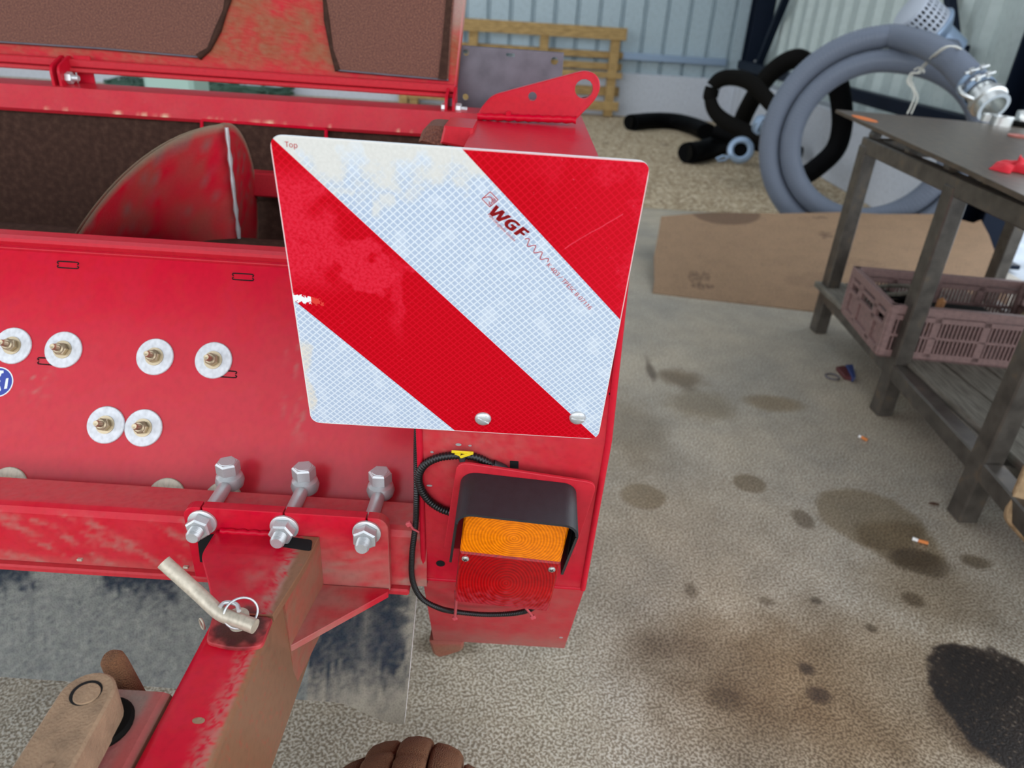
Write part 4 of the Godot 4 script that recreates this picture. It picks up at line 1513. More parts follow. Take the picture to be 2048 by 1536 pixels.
func tail_lamp():
	var HB: Plane = M.HB
	var n := HB.normal
	var c := V(0.008, 0.372, -0.5985)
	var up := n.cross(Vector3.RIGHT)
	var bs := Basis(Vector3.RIGHT, up, n)
	var t = thing("tail_lamp", "square amber and red tail lamp under a black hood on the red housing", "tail lamp", c)
	bs = Basis(n, deg_to_rad(-4.0)) * bs
	t.basis = bs.scaled_local(Vector3.ONE * 0.985)
	t.position = c + bs * Vector3(0.0095, 0.001, 0.0)
	var Z := Vector3(0, 0, 1)
	CF = red_dusty(0.12)
	# mounting plate
	var pl = fillet([Vector3(-0.071, -0.165, 0.016), Vector3(0.074, -0.155, 0.016), Vector3(0.079, -0.040, 0.016), Vector3(-0.066, -0.033, 0.016)], [0.004, 0.004, 0.012, 0.012])
	obj("mounting_plate", slab(pl, Z, 0.003, 0.0006, 2), M["red paint"], t, true)
	CF = null
	obj("spacer", box(Vector3(0.004, -0.10, 0.007), Vector3(0.07, 0.06, 0.014), 0.001), M["black plastic"], t, true)
	# lamp base
	obj("lamp_base", slab(fillet([Vector3(-0.053, -0.200, 0.042), Vector3(0.053, -0.200, 0.042), Vector3(0.053, -0.058, 0.042), Vector3(-0.053, -0.058, 0.042)], 0.004), Z, 0.025, 0.001), M["black plastic"], t, true)
	# lenses with ring relief
	var rings := Image.create(512, 512, false, Image.FORMAT_L8)
	var rd := PackedByteArray()
	rd.resize(512 * 512)
	var amb := PackedByteArray()
	amb.resize(512 * 512 * 3)
	var rdd := PackedByteArray()
	rdd.resize(512 * 512 * 3)
	var f := FastNoiseLite.new()
	f.frequency = 0.02
	f.fractal_octaves = 4
	var ns := f.get_image(512, 512).get_data()
	for j in 512:
		for i in 512:
			var q := j * 512 + i
			var x := (i - 256.0) / 512.0 * 1.07
			var y := (j - 256.0) / 512.0
			var r := Vector2(x, (y + 0.0) * 0.62).length()
			var w := 0.5 + 0.5 * cos(r * TAU * 31.0)
			rd[q] = int(w * 255.0)
			var nn := ns[q] / 255.0 - 0.5
			var band := smoothstep(0.42, 0.5, absf(y)) * (0.5 + 0.5 * sin(i * 0.55))
			var k := clampf(0.78 + 0.30 * (w - 0.5) + 0.3 * nn - 0.12 * band, 0.0, 1.0)
			amb[q * 3] = int(255 * minf(1.0, 0.52 + 0.40 * k))
			amb[q * 3 + 1] = int(255 * (0.20 + 0.30 * k))
			amb[q * 3 + 2] = int(255 * 0.0)
			var dust := clampf(smoothstep(0.66, 1.0, j / 512.0 + 0.6 * nn) * 0.6, 0.0, 1.0)
			var rr := 0.42 + 0.36 * (k - 0.6) + 0.06 * smoothstep(0.25, 0.0, absf(y - 0.1))
			rdd[q * 3] = int(255 * lerpf(rr + 0.08, 0.62, dust))
			rdd[q * 3 + 1] = int(255 * lerpf(0.0, 0.24, dust))
			rdd[q * 3 + 2] = int(255 * lerpf(0.03, 0.28, dust))
	var bump := ImageTexture.create_from_image(Image.create_from_data(512, 512, false, Image.FORMAT_L8, rd))
	var two = []
	for k in 2:
		var m := StandardMaterial3D.new()
		m.resource_name = ["amber lens", "red lens"][k]
		m.albedo_texture = ImageTexture.create_from_image(Image.create_from_data(512, 512, false, Image.FORMAT_RGB8, [amb, rdd][k]))
		m.roughness = 0.22 if k == 0 else 0.34
		m.heightmap_enabled = true
		m.heightmap_texture = bump
		m.heightmap_scale = 0.035
		m.clearcoat_enabled = true
		m.clearcoat = 0.35
		m.metallic_specular = 0.25
		m.clearcoat_roughness = 0.15
		two.append(m)
	var split := -0.1165
	for k in 2:
		var y0 = -0.200 if k == 1 else split
		var y1 = split if k == 1 else -0.058
		UVF = func(p): return Vector2((p.x + 0.053) / 0.106, 1.0 - (p.y - y0) / (y1 - y0))
		var w1 = 0.0
		var pts = fillet([Vector3(-0.0525, y0, 0.060), Vector3(0.0525, y0, 0.060), Vector3(0.0525, y1, 0.060), Vector3(-0.0525, y1, 0.060)], [0.004, 0.004, 0.0, 0.0] if k == 1 else [0.0, 0.0, 0.004, 0.004])
		obj(["amber_lens", "red_lens"][k], slab(pts, Z, 0.018, 0.002), two[k], t, true)
	UVF = null
	# reinforcing ribs along the top of the amber lens
	var s := st0()
	for k in 44:
		box(Vector3(-0.0475 + 0.0022 * k, -0.0605, 0.0585), Vector3(0.0009, 0.005, 0.0032), 0.0002, Basis(), s)
	obj("lens_ribs", s, two[0], t, true)
	# screws
	for q in [[-0.046, -0.1255], [0.045, -0.1275]]:
		var p = Vector3(q[0], q[1], 0.060)
		s = lathe([[0.0, 0.0], [0.0040, 0.0], [0.0038, 0.001], [0.0022, 0.0019], [0.0, 0.0021]], p, Z, 18)
		var sc = obj("screw", s, M["bare metal"], t, true)
		s = beamb(p + Vector3(-0.002, 0.001, 0.0019), p + Vector3(0.002, -0.001, 0.0019), 0.0007, 0.0007, 0.0, Z)
		beamb(p + Vector3(-0.001, -0.002, 0.0019), p + Vector3(0.001, 0.002, 0.0019), 0.0007, 0.0007, 0.0, Z, s)
		obj("cross_slot", s, M["hole black"], sc, true)
	# hood: top and two cheeks, as one bent strip
	s = st0()
	s.set_smooth_group(1)
	var prof = []   # outline seen from the front, from lower left over the top to lower right
	var o2 = [Vector2(-0.063, -0.166), Vector2(-0.0605, -0.060)]
	for k in 7:
		var a = PI - PI * 0.5 * k / 6.0
		o2.append(Vector2(-0.0445 + 0.016 * cos(a), -0.060 + 0.016 * sin(a)))
	for k in 7:
		var a = PI * 0.5 - PI * 0.5 * k / 6.0
		o2.append(Vector2(0.0445 + 0.016 * cos(a), -0.060 + 0.016 * sin(a)))
	o2.append(Vector2(0.0605, -0.060))
	o2.append(Vector2(0.0640, -0.166))
	var th := 0.0028
	var front = func(p): return 0.074 if p.y > -0.062 else lerpf(0.074, 0.034, clampf((-0.062 - p.y) / 0.104, 0.0, 1.0) ** 2.5)
	var low = []
	for i in o2.size():
		var a = o2[max(i - 1, 0)]
		var b = o2[min(i + 1, o2.size() - 1)]
		var d = (b - a).normalized()
		var inw = Vector2(d.y, -d.x)
		low.append(o2[i] + inw * th)
	for i in o2.size() - 1:
		var p0 = o2[i]
		var p1 = o2[i + 1]
		var q0 = low[i]
		var q1 = low[i + 1]
		var f0 = front.call(p0)
		var f1 = front.call(p1)
		s.set_smooth_group(1)
		quad(s, Vector3(p0.x, p0.y, f0), Vector3(p1.x, p1.y, f1), Vector3(p1.x, p1.y, 0.0165), Vector3(p0.x, p0.y, 0.0165))
		s.set_smooth_group(2)
		quad(s, Vector3(q1.x, q1.y, f1), Vector3(q0.x, q0.y, f0), Vector3(q0.x, q0.y, 0.0165), Vector3(q1.x, q1.y, 0.0165))
		s.set_smooth_group(3)
		quad(s, Vector3(q0.x, q0.y, f0), Vector3(q1.x, q1.y, f1), Vector3(p1.x, p1.y, f1), Vector3(p0.x, p0.y, f0))
	s.set_smooth_group(-1)
	for e in [0, o2.size() - 1]:
		var p0 = o2[e]
		var q0 = low[e]
		quad(s, Vector3(p0.x, p0.y, 0.0165), Vector3(q0.x, q0.y, 0.0165), Vector3(q0.x, q0.y, front.call(p0)), Vector3(p0.x, p0.y, front.call(p0)))
	obj("hood", s, M["black plastic"], t, true)


func ribbed(path, r, pitch, s = null):
	var p = resample(spline(path, 14), pitch * 0.25)
	return tube(p, func(i, n): return r * (1.0 if (i % 4) < 2 else 0.84), 14, s)


func conduits():
	var HB: Plane = M.HB
	var pl := func(o): return Plane(HB.normal, HB.project(O) + HB.normal * o)
	var r1 := 0.0034
	var a: Plane = pl.call(r1 + 0.0005)
	CF = null
	var t = thing("cable_conduit", "thin black corrugated conduit running down the left housing edge and under the lamp", "cable", on(850, 1100, HB))
	var pts = ons([[836, 830], [834, 870], [833, 930]], pl.call(-0.008)) + ons([[833, 1000], [831, 1050]], pl.call(0.006)) + ons([[824, 1110], [825, 1160], [843, 1196], [878, 1216]], pl.call(0.010))
	var b: Plane = Plane(Vector3(0, -0.442, 0.897), V(0, 0.602, -0.633) + Vector3(0, -0.442, 0.897) * 0.012)
	pts += ons([[915, 1224], [970, 1229], [1025, 1227], [1060, 1219]], b) + ons([[1072, 1206]], b)
	obj("conduit", ribbed(pts, r1, 0.0026), M["conduit"], t)
	var u = thing("cable_conduit", "looped black corrugated conduit curling from behind the lamp to the grey sleeve", "cable", on(850, 960, HB))
	pts = ons([[905, 1026], [880, 1017], [857, 1000], [841, 975], [838, 950], [850, 929], [875, 916], [910, 911], [950, 914], [985, 930], [1010, 944]], pl.call(0.0055))
	obj("conduit", ribbed(pts, 0.0043, 0.0032), M["conduit"], u)
	var sl = spline(ons([[985, 931], [1004, 939], [1026, 950], [1046, 962]], pl.call(0.0055)), 6)
	obj("cable_sleeve", tube(sl, func(i, n): return 0.0062 if i < n * 0.4 else 0.0050, 14), M["black plastic"], u)
	# clips and ties
	var s = tube(spline(ons([[984, 930], [991, 938], [990, 948]], pl.call(0.012)), 5), 0.0015, 6)
	box(on(988, 944, pl.call(0.013)), Vector3(0.005, 0.007, 0.004), 0.0006, Basis(), s)
	obj("black_tie", s, M["black plastic"], u)
	s = beamb(on(903, 903, pl.call(0.010)), on(947, 906, pl.call(0.010)), 0.003, 0.0016, 0.0003, HB.normal)
	beamb(on(920, 914, pl.call(0.011)), on(945, 906, pl.call(0.011)), 0.003, 0.002, 0.0003, HB.normal, s)
	slab(ons([[909, 909], [921, 906], [921, 913]], pl.call(0.012)), HB.normal, 0.002, 0.0, 0, [], s)
	obj("yellow_clip", s, M["yellow plastic"], u)
	s = box(on(925, 914, pl.call(0.008)), Vector3(0.006, 0.009, 0.008), 0.001)
	obj("clip_foot", s, M["black plastic"], u)
	for q in [[[818, 1048], [826, 1058], [838, 1064]], [[912, 1180], [912, 1205], [910, 1236]], [[1050, 1215], [1058, 1224], [1066, 1234]]]:
		var p0: Plane = pl.call(0.009) if q[0][1] < 1100 else Plane(b.normal, b.project(O) + b.normal * 0.006)
		s = tube(ons(q, p0), 0.0019, 4, null, false, true, 0.55, HB.normal)
		var e = q[0] if q[0][1] < 1100 else q[2]
		box(on(e[0], e[1], p0), Vector3(0.0062, 0.0052, 0.004), 0.0006, Basis(Vector3(0, 0, 1), 0.5), s)
		obj("cable_tie", s, M["pink tie"], t)


func hitch_pin():
	var top := V(0, 0.5285, 0)
	var c := on(478, 1250, hp(0.5285))
	var t = thing("hitch_pin", "bent pale zinc hitch pin with a spring ring, stuck through the red drawbar", "pin", c)
	CF = null
	var e := on(510, 1253, hp(0.512))
	var m := on(440, 1226, hp(0.508))
	var k := on(400, 1190, hp(0.497))
	var f := on(327, 1124, hp(0.470))
	var path = spline([e, e.lerp(m, 0.5), m, k, k.lerp(f, 0.5), f], 6)
	var s = tube(path, 0.0068, 18)
	obj("handle", s, M["cream steel"], t)
	s = lathe([[0.0, -0.05], [0.0085, -0.05], [0.0085, 0.006], [0.0105, 0.007], [0.0105, 0.012], [0.0, 0.013]], Vector3(c.x, 1.05 - 0.5285, c.z), Vector3.UP, 24)
	obj("pin_shaft", s, M["cream steel"], t)
	# spring ring round the handle
	var rp = []
	var rc := on(482, 1226, hp(0.508))
	var rn := Vector3(0.45, 0.55, 0.6).normalized()
	var u := rn.cross(Vector3.UP).normalized()
	var v := rn.cross(u)
	rp = circ(rc, u, v, 0.0150, 32, 0.0135)
	obj("spring_ring", tube(rp, 0.0011, 8, null, true), M["zinc"], t)
	rp = spline(ons([[478, 1222], [474, 1210], [462, 1205], [448, 1206], [440, 1214]], hp(0.500)), 6)
	obj("ring_clip", tube(rp, 0.0020, 8), M["zinc"], t)
	var g = thing("chain_link", "small bare wire link hanging at the left side of the red drawbar", "link", on(404, 1248, zp(-0.49)))
	rp = circ(on(404, 1248, zp(-0.49)), Vector3(0.75, 0, 0.66), Vector3.UP, 0.0042, 18, 0.0062)
	obj("wire", tube(rp, 0.0011, 8, null, true), M["cream steel"], g)


func lift_arm():
	# grey bracket, muddy arm with eye, and the bolt behind, at the lower left
	var t = thing("lift_arm", "mud covered steel link arm with a round pinned eye at the lower left", "link arm", V(-0.325, 0.51, -0.37))
	CF = null
	var H := hp(0.497)
	var c := on(172, 1386, H)
	var dirv := (on(20, 1536, H) - on(112, 1392, H))
	dirv.y = 0.0
	dirv = dirv.normalized()
	var side := Vector3(-dirv.z, 0, dirv.x)
	var w := on(112, 1394, H).distance_to(on(238, 1372, H)) * 0.47
	var pts = []
	for k in 15:
		var a = -PI * 0.5 + PI * k / 14.0
		pts.append(c - dirv * cos(a) * w + side * sin(a) * w)
	var far = c + dirv * 0.34
	pts.append(far + side * w * 1.05)
	pts.append(far - side * w * 1.05)
	obj("arm", slab(pts, Vector3.UP, 0.034, 0.002), M["dry mud"], t)
	obj("eye_gap", slab(circ(c + Vector3(0, 0.0004, 0), Vector3.RIGHT, Vector3(0, 0, 1), w * 0.56, 26), Vector3.UP, 0.0004), M["hole black"], t)
	obj("eye_pin", lathe([[0.0, 0.0], [w * 0.47, 0.0], [w * 0.45, 0.0014], [0.0, 0.0018]], c + Vector3(w * 0.07, 0.0003, w * 0.06), Vector3.UP, 24), M["dry mud"], t)
	var s = slab([far], Vector3.UP, 0.01) if false else tube(spline([c + dirv * 0.06 - side * 0.004 + Vector3(0, 0.0005, 0), c + dirv * 0.10 - side * 0.008 + Vector3(0, 0.001, 0), c + dirv * 0.15 - side * 0.002 + Vector3(0, 0.0005, 0)], 8), 0.004, 8, null, false, true, 0.4)
	obj("casting_ridge", s, M["dry mud"], t)
	var bp := on(222, 1375, hp(0.53))
	obj("bolt_post", lathe([[0.0, -0.06], [0.0100, -0.06], [0.0105, 0.035], [0.0098, 0.043], [0.0065, 0.048], [0.0, 0.050]], V(-0.330, 0.566, -0.432), Vector3(-0.1, 1, 0.10), 20), M["tyre mud"], t)
	# bracket box under the arm
	var b = thing("mounting_bracket", "dusty grey and red bracket block under the muddy link arm", "bracket", V(-0.31, 0.6, -0.3))
	CF = func(p):
		var d = 0.75 + 0.4 * N("big", p)
		var cc = RED.lerp(Color(0.22, 0.16, 0.13), clampf(d, 0.35, 1.0))
		cc = cc.lerp(Color(0.42, 0.05, 0.05), 0.5 * ss(0.010, 0.003, abs(p.x + 0.284)))
		return cc.lerp(MUD, 0.75 * ss(-0.279, -0.2755, p.x))
	s = st0()
	var x0 := -0.352
	var x1 := -0.2745
	var y0 := 0.536
	var z0 := -0.408
	var r := 0.008
	var sec = [[x0, y0], [x1 - r, y0], [x1 - r * 0.3, y0 + r * 0.3], [x1, y0 + r], [x1, y0 + 0.16]]
	for i in sec.size() - 1:
		gridq(s, V(sec[i][0], sec[i][1], -0.12), V(sec[i + 1][0], sec[i + 1][1], -0.12), V(sec[i + 1][0], sec[i + 1][1], z0), V(sec[i][0], sec[i][1], z0), 12, 40)
	quad(s, V(x1, y0 + r, z0), V(x1, y0 + 0.16, z0), V(x0, y0 + 0.16, z0), V(x0, y0, z0))
	quad(s, V(x0, y0, z0), V(x0, y0 + 0.16, z0), V(x0, y0 + 0.16, -0.12), V(x0, y0, -0.12))
	quad(s, V(x0, y0 + 0.16, z0), V(x1, y0 + 0.16, z0), V(x1, y0 + 0.16, -0.12), V(x0, y0 + 0.16, -0.12))
	obj("block", s, M["satin red paint"], b)
	CF = null
	obj("rubber_seal", lathe([[0.0, 0.0], [w * 1.16, 0.0], [w * 1.2, 0.003], [w * 1.1, 0.006], [0.0, 0.006]], Vector3(c.x + 0.004, 1.05 - 0.5355, c.z), Vector3.UP, 30), M["hose dusty"], b)


func wheel():
	var c := Vector3(-0.085, 0.171, -0.415)
	var t = thing("support_wheel", "mud caked small tyre with deep tread blocks at the bottom edge", "wheel", Vector3(c.x, 0, c.z))
	CF = null
	var R := 0.1445
	var hw := 0.092
	var prof = []
	for k in 17:
		var a = -PI * 0.5 + PI * k / 16.0
		prof.append([R - 0.045 + 0.042 * pow(max(cos(a), 0.0), 0.6), hw * sin(a)])
	prof.push_front([0.055, -hw * 0.8])
	prof.append([0.055, hw * 0.8])
	obj("carcass", lathe(prof, c, Vector3.RIGHT, 64), M["tyre mud"], t)
	obj("rim", lathe([[0.0, -0.04], [0.056, -0.045], [0.056, 0.045], [0.0, 0.04]], c, Vector3.RIGHT, 40), M["dry mud"], t)
	# tread: ribs that run round the crown, each cut by shallow notches
	for k in 5:
		var xm = (k - 2.0) * 0.0375
		var drop = 0.020 * pow(abs(k - 2.0) / 2.0, 2.0) * 1.6
		var s := st0()
		s.set_smooth_group(1)
		var n := 96
		var pr = [[-0.0176, -0.030], [-0.0176, -0.004], [-0.013, 0.0], [0.0, 0.0018], [0.013, 0.0], [0.0176, -0.004], [0.0176, -0.030]]
		var slope = -0.55 * (k - 2.0) * 0.5
		for i in n:
			for j in 6:
				var q = []
				for w in [[i, j], [i, j + 1], [i + 1, j + 1], [i + 1, j]]:
					var an = TAU * w[0] / n
					var p = pr[w[1]]
					var cut = 0.0045 if (int(w[0]) + k * 2) % 6 == 0 else 0.0
					var rr = R + 0.026 - drop + p[1] + slope * p[0] - cut + 0.0022 * N("mid", Vector3(xm, sin(an), cos(an)) * 0.6)
					q.append(c + Vector3(xm + p[0], rr * cos(an), -rr * sin(an)))
				quad(s, q[0], q[1], q[2], q[3])
		obj("tread_rib", s, M["tyre mud"], t)


# ------------------------------------------------------------------ workbench and what is on it
func workbench():
	var t = thing("workbench", "dark steel workbench with square tube legs and a plank shelf at the right", "workbench", Vector3(1.45, 0, -2.0))
	var st = M["bench steel"]
	CF = null
	var ty := 0.765
	var pts = []
	for q in [[1672, 219], [1731, 246], [1924, 333], [2048, 391]]:
		pts.append(on(q[0], q[1], hp(1.05 - ty)))
	pts.append(Vector3(1.0, ty, -0.95))
	pts.append(Vector3(1.95, ty, -0.9))
	pts.append(Vector3(1.95, ty, -2.85))
	pts.append(on(1880, 237, hp(1.05 - ty)))
	obj("bench_top", slab(pts, Vector3.UP, 0.012, 0.001), M["bench top"], t)
	var yaw := Basis(Vector3.UP, deg_to_rad(2.5))
	var legs = [Vector3(1.186, 0, -2.60), Vector3(1.155, 0, -1.957), Vector3(1.133, 0, -1.437), Vector3(1.10, 0, -0.98), Vector3(1.80, 0, -2.62), Vector3(1.79, 0, -1.93), Vector3(1.77, 0, -1.41)]
	for l in legs:
		var lg = obj("leg", box(l + Vector3(0, 0.35, 0), Vector3(0.05, 0.70, 0.055), 0.004, yaw), st, t)
		obj("foot", box(l + Vector3(0, 0.0065, 0), Vector3(0.046, 0.012, 0.05), 0.003, yaw), M["plate steel"], lg)
	# aprons under the top, low rails, cross rails
	for q in [[0, 1], [1, 2], [2, 3], [4, 5], [5, 6]]:
		var d = Vector3(0, 0, 0)
		obj("apron", beamb(legs[q[0]] + Vector3(0, 0.70, -0.0275), legs[q[1]] + Vector3(0, 0.70, 0.0275), 0.04, 0.05, 0.003), st, t)
		obj("low_rail", beamb(legs[q[0]] + Vector3(0, 0.152, 0.0275), legs[q[1]] + Vector3(0, 0.152, 0.0275), 0.05, 0.05, 0.004), st, t)
	for q in [[0, 4], [1, 5], [2, 6]]:
		obj("cross_rail", beamb(legs[q[0]] + Vector3(0.025, 0.70, 0), legs[q[1]] + Vector3(-0.025, 0.70, 0), 0.04, 0.05, 0.003), st, t)
		obj("cross_rail", beamb(legs[q[0]] + Vector3(0.025, 0.147, 0), legs[q[1]] + Vector3(-0.025, 0.147, 0), 0.04, 0.04, 0.003), st, t)
	# short spacers between apron and top
	for z in [[1.186, -2.58], [1.170, -2.28], [1.157, -2.02], [1.14, -1.62]]:
		obj("spacer", lathe([[0.0, -0.014], [0.016, -0.014], [0.016, 0.014], [0.0, 0.014]], Vector3(z[0], 0.7385, z[1]), Vector3(0.05, 0, 1), 14), st, t)
	# clips welded under the edge
	var cl = spline(ons([[1968, 365], [1978, 375], [1988, 368], [1998, 374]], zp(-1.86)), 5)
	obj("hook", tube(cl, 0.004, 7), M["yellow zinc"], t)
	# shelf planks
	for k in 5:
		var x = 1.232 + 0.118 * k
		obj("plank", box(Vector3(x, 0.176, -1.79), Vector3(0.112, 0.022, 1.72), 0.002, Basis(Vector3.UP, deg_to_rad(2.2))), M["plank"], t)
	obj("paint_mark", slab(circ(on(1729, 237, hp(1.05 - ty - 0.0008)), Vector3.RIGHT, Vector3(0, 0, 1), 0.028, 12, 0.10), Vector3.UP, 0.0005), M["orange paint"], t)


func bench_items():
	var ty := 0.765
	CF = null
	var k := 0
	for q in [[1977, 243, 0.030, 0.028], [2001, 251, 0.036, 0.034]]:
		var c := on(q[0], q[1], hp(1.05 - ty))
		var t = thing("steel_collar", ["smaller shiny turned steel collar behind another on the bench top", "larger shiny turned steel collar on the bench top beside the navy column"][k], "steel collar", c, "steel collars on the bench")
		var r = q[2]
		var h = q[3]
		obj("ring", lathe([[r * 0.55, 0.0], [r, 0.0], [r, h * 0.92], [r * 0.94, h], [r * 0.6, h], [r * 0.55, h * 0.9], [r * 0.55, 0.0]], c, Vector3.UP, 30), M["bare metal"], t)
		k += 1
	var c2 := on(2046, 252, hp(1.05 - ty))
	var t2 = thing("hub_part", "black disc with a shiny steel collar on top, at the right end of the bench", "machine part", c2)
	obj("disc", lathe([[0.0, 0.0], [0.06, 0.0], [0.062, 0.010], [0.055, 0.018], [0.0, 0.018]], c2, Vector3.UP, 30), M["hose dusty"], t2)
	obj("collar", lathe([[0.02, 0.018], [0.036, 0.018], [0.036, 0.05], [0.034, 0.053], [0.022, 0.053], [0.02, 0.018]], c2, Vector3.UP, 28), M["bare metal"], t2)
	var c3 := on(2042, 274, hp(1.05 - ty))
	var t3 = thing("rusty_washer", "flat pinkish rusty washer lying on the bench top above the red rag", "washer", c3)
	obj("ring", lathe([[0.010, 0.0], [0.040, 0.0], [0.040, 0.005], [0.010, 0.005], [0.010, 0.0]], c3, Vector3.UP, 28), M["pink rust"], t3)
	# crumpled rag
	var a := on(1946, 330, hp(1.05 - ty))
	var b := on(2075, 352, hp(1.05 - ty))
	var s := st0()
	s.set_smooth_group(1)
	var nu := 46
	var nv := 30
	var f := func(i, j):
		var u = float(i) / nu
		var v = float(j) / nv
		var p = a.lerp(b, u) + Vector3(0.11 * v + 0.01, 0, -0.14 * v + 0.05) + Vector3(0, 0, 0.03 * sin(u * 9.0))
		var e = sin(PI * clampf(u, 0.0, 1.0)) ** 0.35 * sin(PI * v) ** 0.5
		var h = 0.008 * sin(u * 13.0 + 6.0 * v) + 0.016 * N("big", p * 1.6) + 0.006 * N("mid", p * 0.8)
		return Vector3(p.x, ty + 0.001 + max(0.0, e * (0.022 + h)), p.z)
	for i in nu:
		for j in nv:
			quad(s, f.call(i, j), f.call(i + 1, j), f.call(i + 1, j + 1), f.call(i, j + 1))
	var t4 = thing("rag", "crumpled red cloth rag lying on the near edge of the bench top", "rag", (a + b) * 0.5)
	obj("cloth", s, M["rag"], t4)
	# board lying over the low rail
	var t5 = thing("wooden_board", "light wooden board with rounded corner leaning on the bench shelf at the right edge", "board", Vector3(1.2, 0.19, -1.22))
	var Z := Plane(Vector3(-0.35, 0.55, 0.75).normalized(), Vector3(1.19, 0.22, -1.27))
	obj("board", slab(fillet(ons([[2052, 930], [2008, 1035], [2058, 1090], [2120, 1100], [2140, 960]], Z), [0.0, 0.02, 0.0, 0.0, 0.0]), Z.normal, 0.02, 0.003), M["board wood"], t5)


func crate():
	CF = null
	var y0 := 0.188
	var p0 := on(1752, 712, hp(1.05 - y0))
	var p1 := on(2022, 738, hp(1.05 - y0))
	var ux := (p1 - p0)
	ux.y = 0
	ux = ux.normalized()
	var uz := ux.cross(Vector3.UP)     # away from the camera is -uz
	if uz.z < 0.0:
		uz = -uz
	var bs := Basis(ux, Vector3.UP, uz)
	var W := 0.56
	var D := 0.36
	var H := 0.165
	var c := p0 + ux * W * 0.5 - uz * D * 0.5
	var t = thing("plastic_crate", "shallow pinkish grey plastic crate with slotted sides on the bench shelf", "crate", c)
	t.basis = bs
	var m = M["crate plastic"]
	var base = obj("base", box(Vector3(0, 0.004, 0), Vector3(W, 0.008, D), 0.002), m, t, true)
	for sg in [-1.0, 1.0]:
		# long sides: rails, posts and slats
		var s := st0()
		var z = sg * (D * 0.5 - 0.006)
		for y in [[0.012, 0.024], [0.072, 0.008], [0.128, 0.016], [0.152, 0.026]]:
			box(Vector3(0, y[0], z), Vector3(W, y[1], 0.012 if y[0] < 0.15 else 0.018), 0.001, Basis(), s)
		for x in [-0.272, -0.14, 0.0, 0.14, 0.272]:
			box(Vector3(x, 0.075, z), Vector3(0.022, 0.13, 0.012), 0.001, Basis(), s)
		for k in 46:
			var x = -0.26 + 0.52 * k / 45.0
			box(Vector3(x, 0.072, z), Vector3(0.0050, 0.11, 0.007), 0.0, Basis(), s)
		obj("side_wall", s, m, t, true)
		s = st0()
		var x2 = sg * (W * 0.5 - 0.006)
		for y in [[0.012, 0.024], [0.088, 0.014], [0.122, 0.012], [0.152, 0.026]]:
			box(Vector3(x2, y[0], 0), Vector3(0.012 if y[0] < 0.15 else 0.018, y[1], D), 0.001, Basis(), s)
		for z2 in [-0.165, -0.07, 0.07, 0.165]:
			box(Vector3(x2, 0.075, z2), Vector3(0.012, 0.13, 0.03), 0.001, Basis(), s)
		box(Vector3(x2 - sg * 0.004, 0.05, 0), Vector3(0.004, 0.08, 0.14), 0.0, Basis(), s)
		for z2 in [-0.118, 0.118]:
			box(Vector3(x2 - sg * 0.004, 0.05, z2), Vector3(0.004, 0.08, 0.07), 0.0, Basis(), s)
		obj("end_wall", s, m, t, true)
		for z3 in [-1.0, 1.0]:
			obj("corner_post", box(Vector3(sg * (W * 0.5 - 0.012), 0.083, z3 * (D * 0.5 - 0.012)), Vector3(0.026, 0.164, 0.026), 0.005), m, t, true)
	obj("label_remnant", slab([Vector3(0.125, 0.035, D * 0.5 + 0.0008), Vector3(0.165, 0.03, D * 0.5 + 0.0008), Vector3(0.16, 0.055, D * 0.5 + 0.0008), Vector3(0.135, 0.07, D * 0.5 + 0.0008), Vector3(0.13, 0.05, D * 0.5 + 0.0008)], Vector3(0, 0, 1), 0.0006), M["print white"], t, true)
	# contents
	var wp := func(x, y, z): return c + bs * Vector3(x, y, z)
	var coil = thing("cable_coil", "tangled coil of black cable in the left end of the crate", "cable", wp.call(-0.16, 0.01, -0.02))
	var s2 := st0()
	for k in 7:
		var pts = []
		var o = wp.call(-0.165 + 0.012 * sin(k * 2.0), 0.035 + 0.015 * k, -0.02 + 0.012 * cos(k * 3.1))
		for i in 28:
			var a = TAU * i / 28.0
			var r = 0.068 + 0.012 * sin(k * 1.7) + 0.006 * sin(a * 3.0 + k)
			pts.append(o + Vector3(cos(a) * r, 0.010 * sin(a * 2.0 + k * 1.3), sin(a) * r))
		tube(pts, 0.0055, 7, s2, true)
	obj("cable", s2, M["hose black"], coil)
	var hose = thing("rubber_ring", "pale thick ring lying over the black cable in the crate", "ring", wp.call(-0.19, 0.12, -0.09))
	var rp = []
	for i in 24:
		rp.append(wp.call(-0.18 + 0.065 * cos(TAU * i / 24.0), 0.128 + 0.016 * sin(TAU * i / 24.0 + 1.0), -0.075 + 0.06 * sin(TAU * i / 24.0)))
	obj("ring", tube(rp, 0.007, 8, null, true), M["plank"], hose)
	var tool = thing("chisel", "wooden handled tool standing upright in the crate behind the bench leg", "tool", wp.call(-0.09, 0.01, 0.08))
	obj("handle", lathe([[0.0, 0.05], [0.011, 0.052], [0.014, 0.09], [0.011, 0.13], [0.012, 0.155], [0.0, 0.165]], wp.call(-0.105, 0.0, 0.08), Vector3(0.1, 1, -0.1), 14), M["wood handle"], tool)
	obj("blade", beamb(wp.call(-0.105, 0.009, 0.08), wp.call(-0.10, 0.055, 0.076), 0.012, 0.004, 0.0), M["plate steel"], tool)
	var rt = thing("red_tool", "small red and black hand tool lying low in the middle of the crate", "tool", wp.call(0.0, 0.01, 0.0))
	obj("grip", tube([wp.call(-0.06, 0.10, 0.02), wp.call(-0.02, 0.102, 0.03), wp.call(0.03, 0.10, 0.04)], 0.012, 10), M["rag"], rt)
	obj("body", tube([wp.call(0.03, 0.10, 0.04), wp.call(0.08, 0.098, 0.06), wp.call(0.13, 0.095, 0.09)], 0.014, 10), M["hose black"], rt)
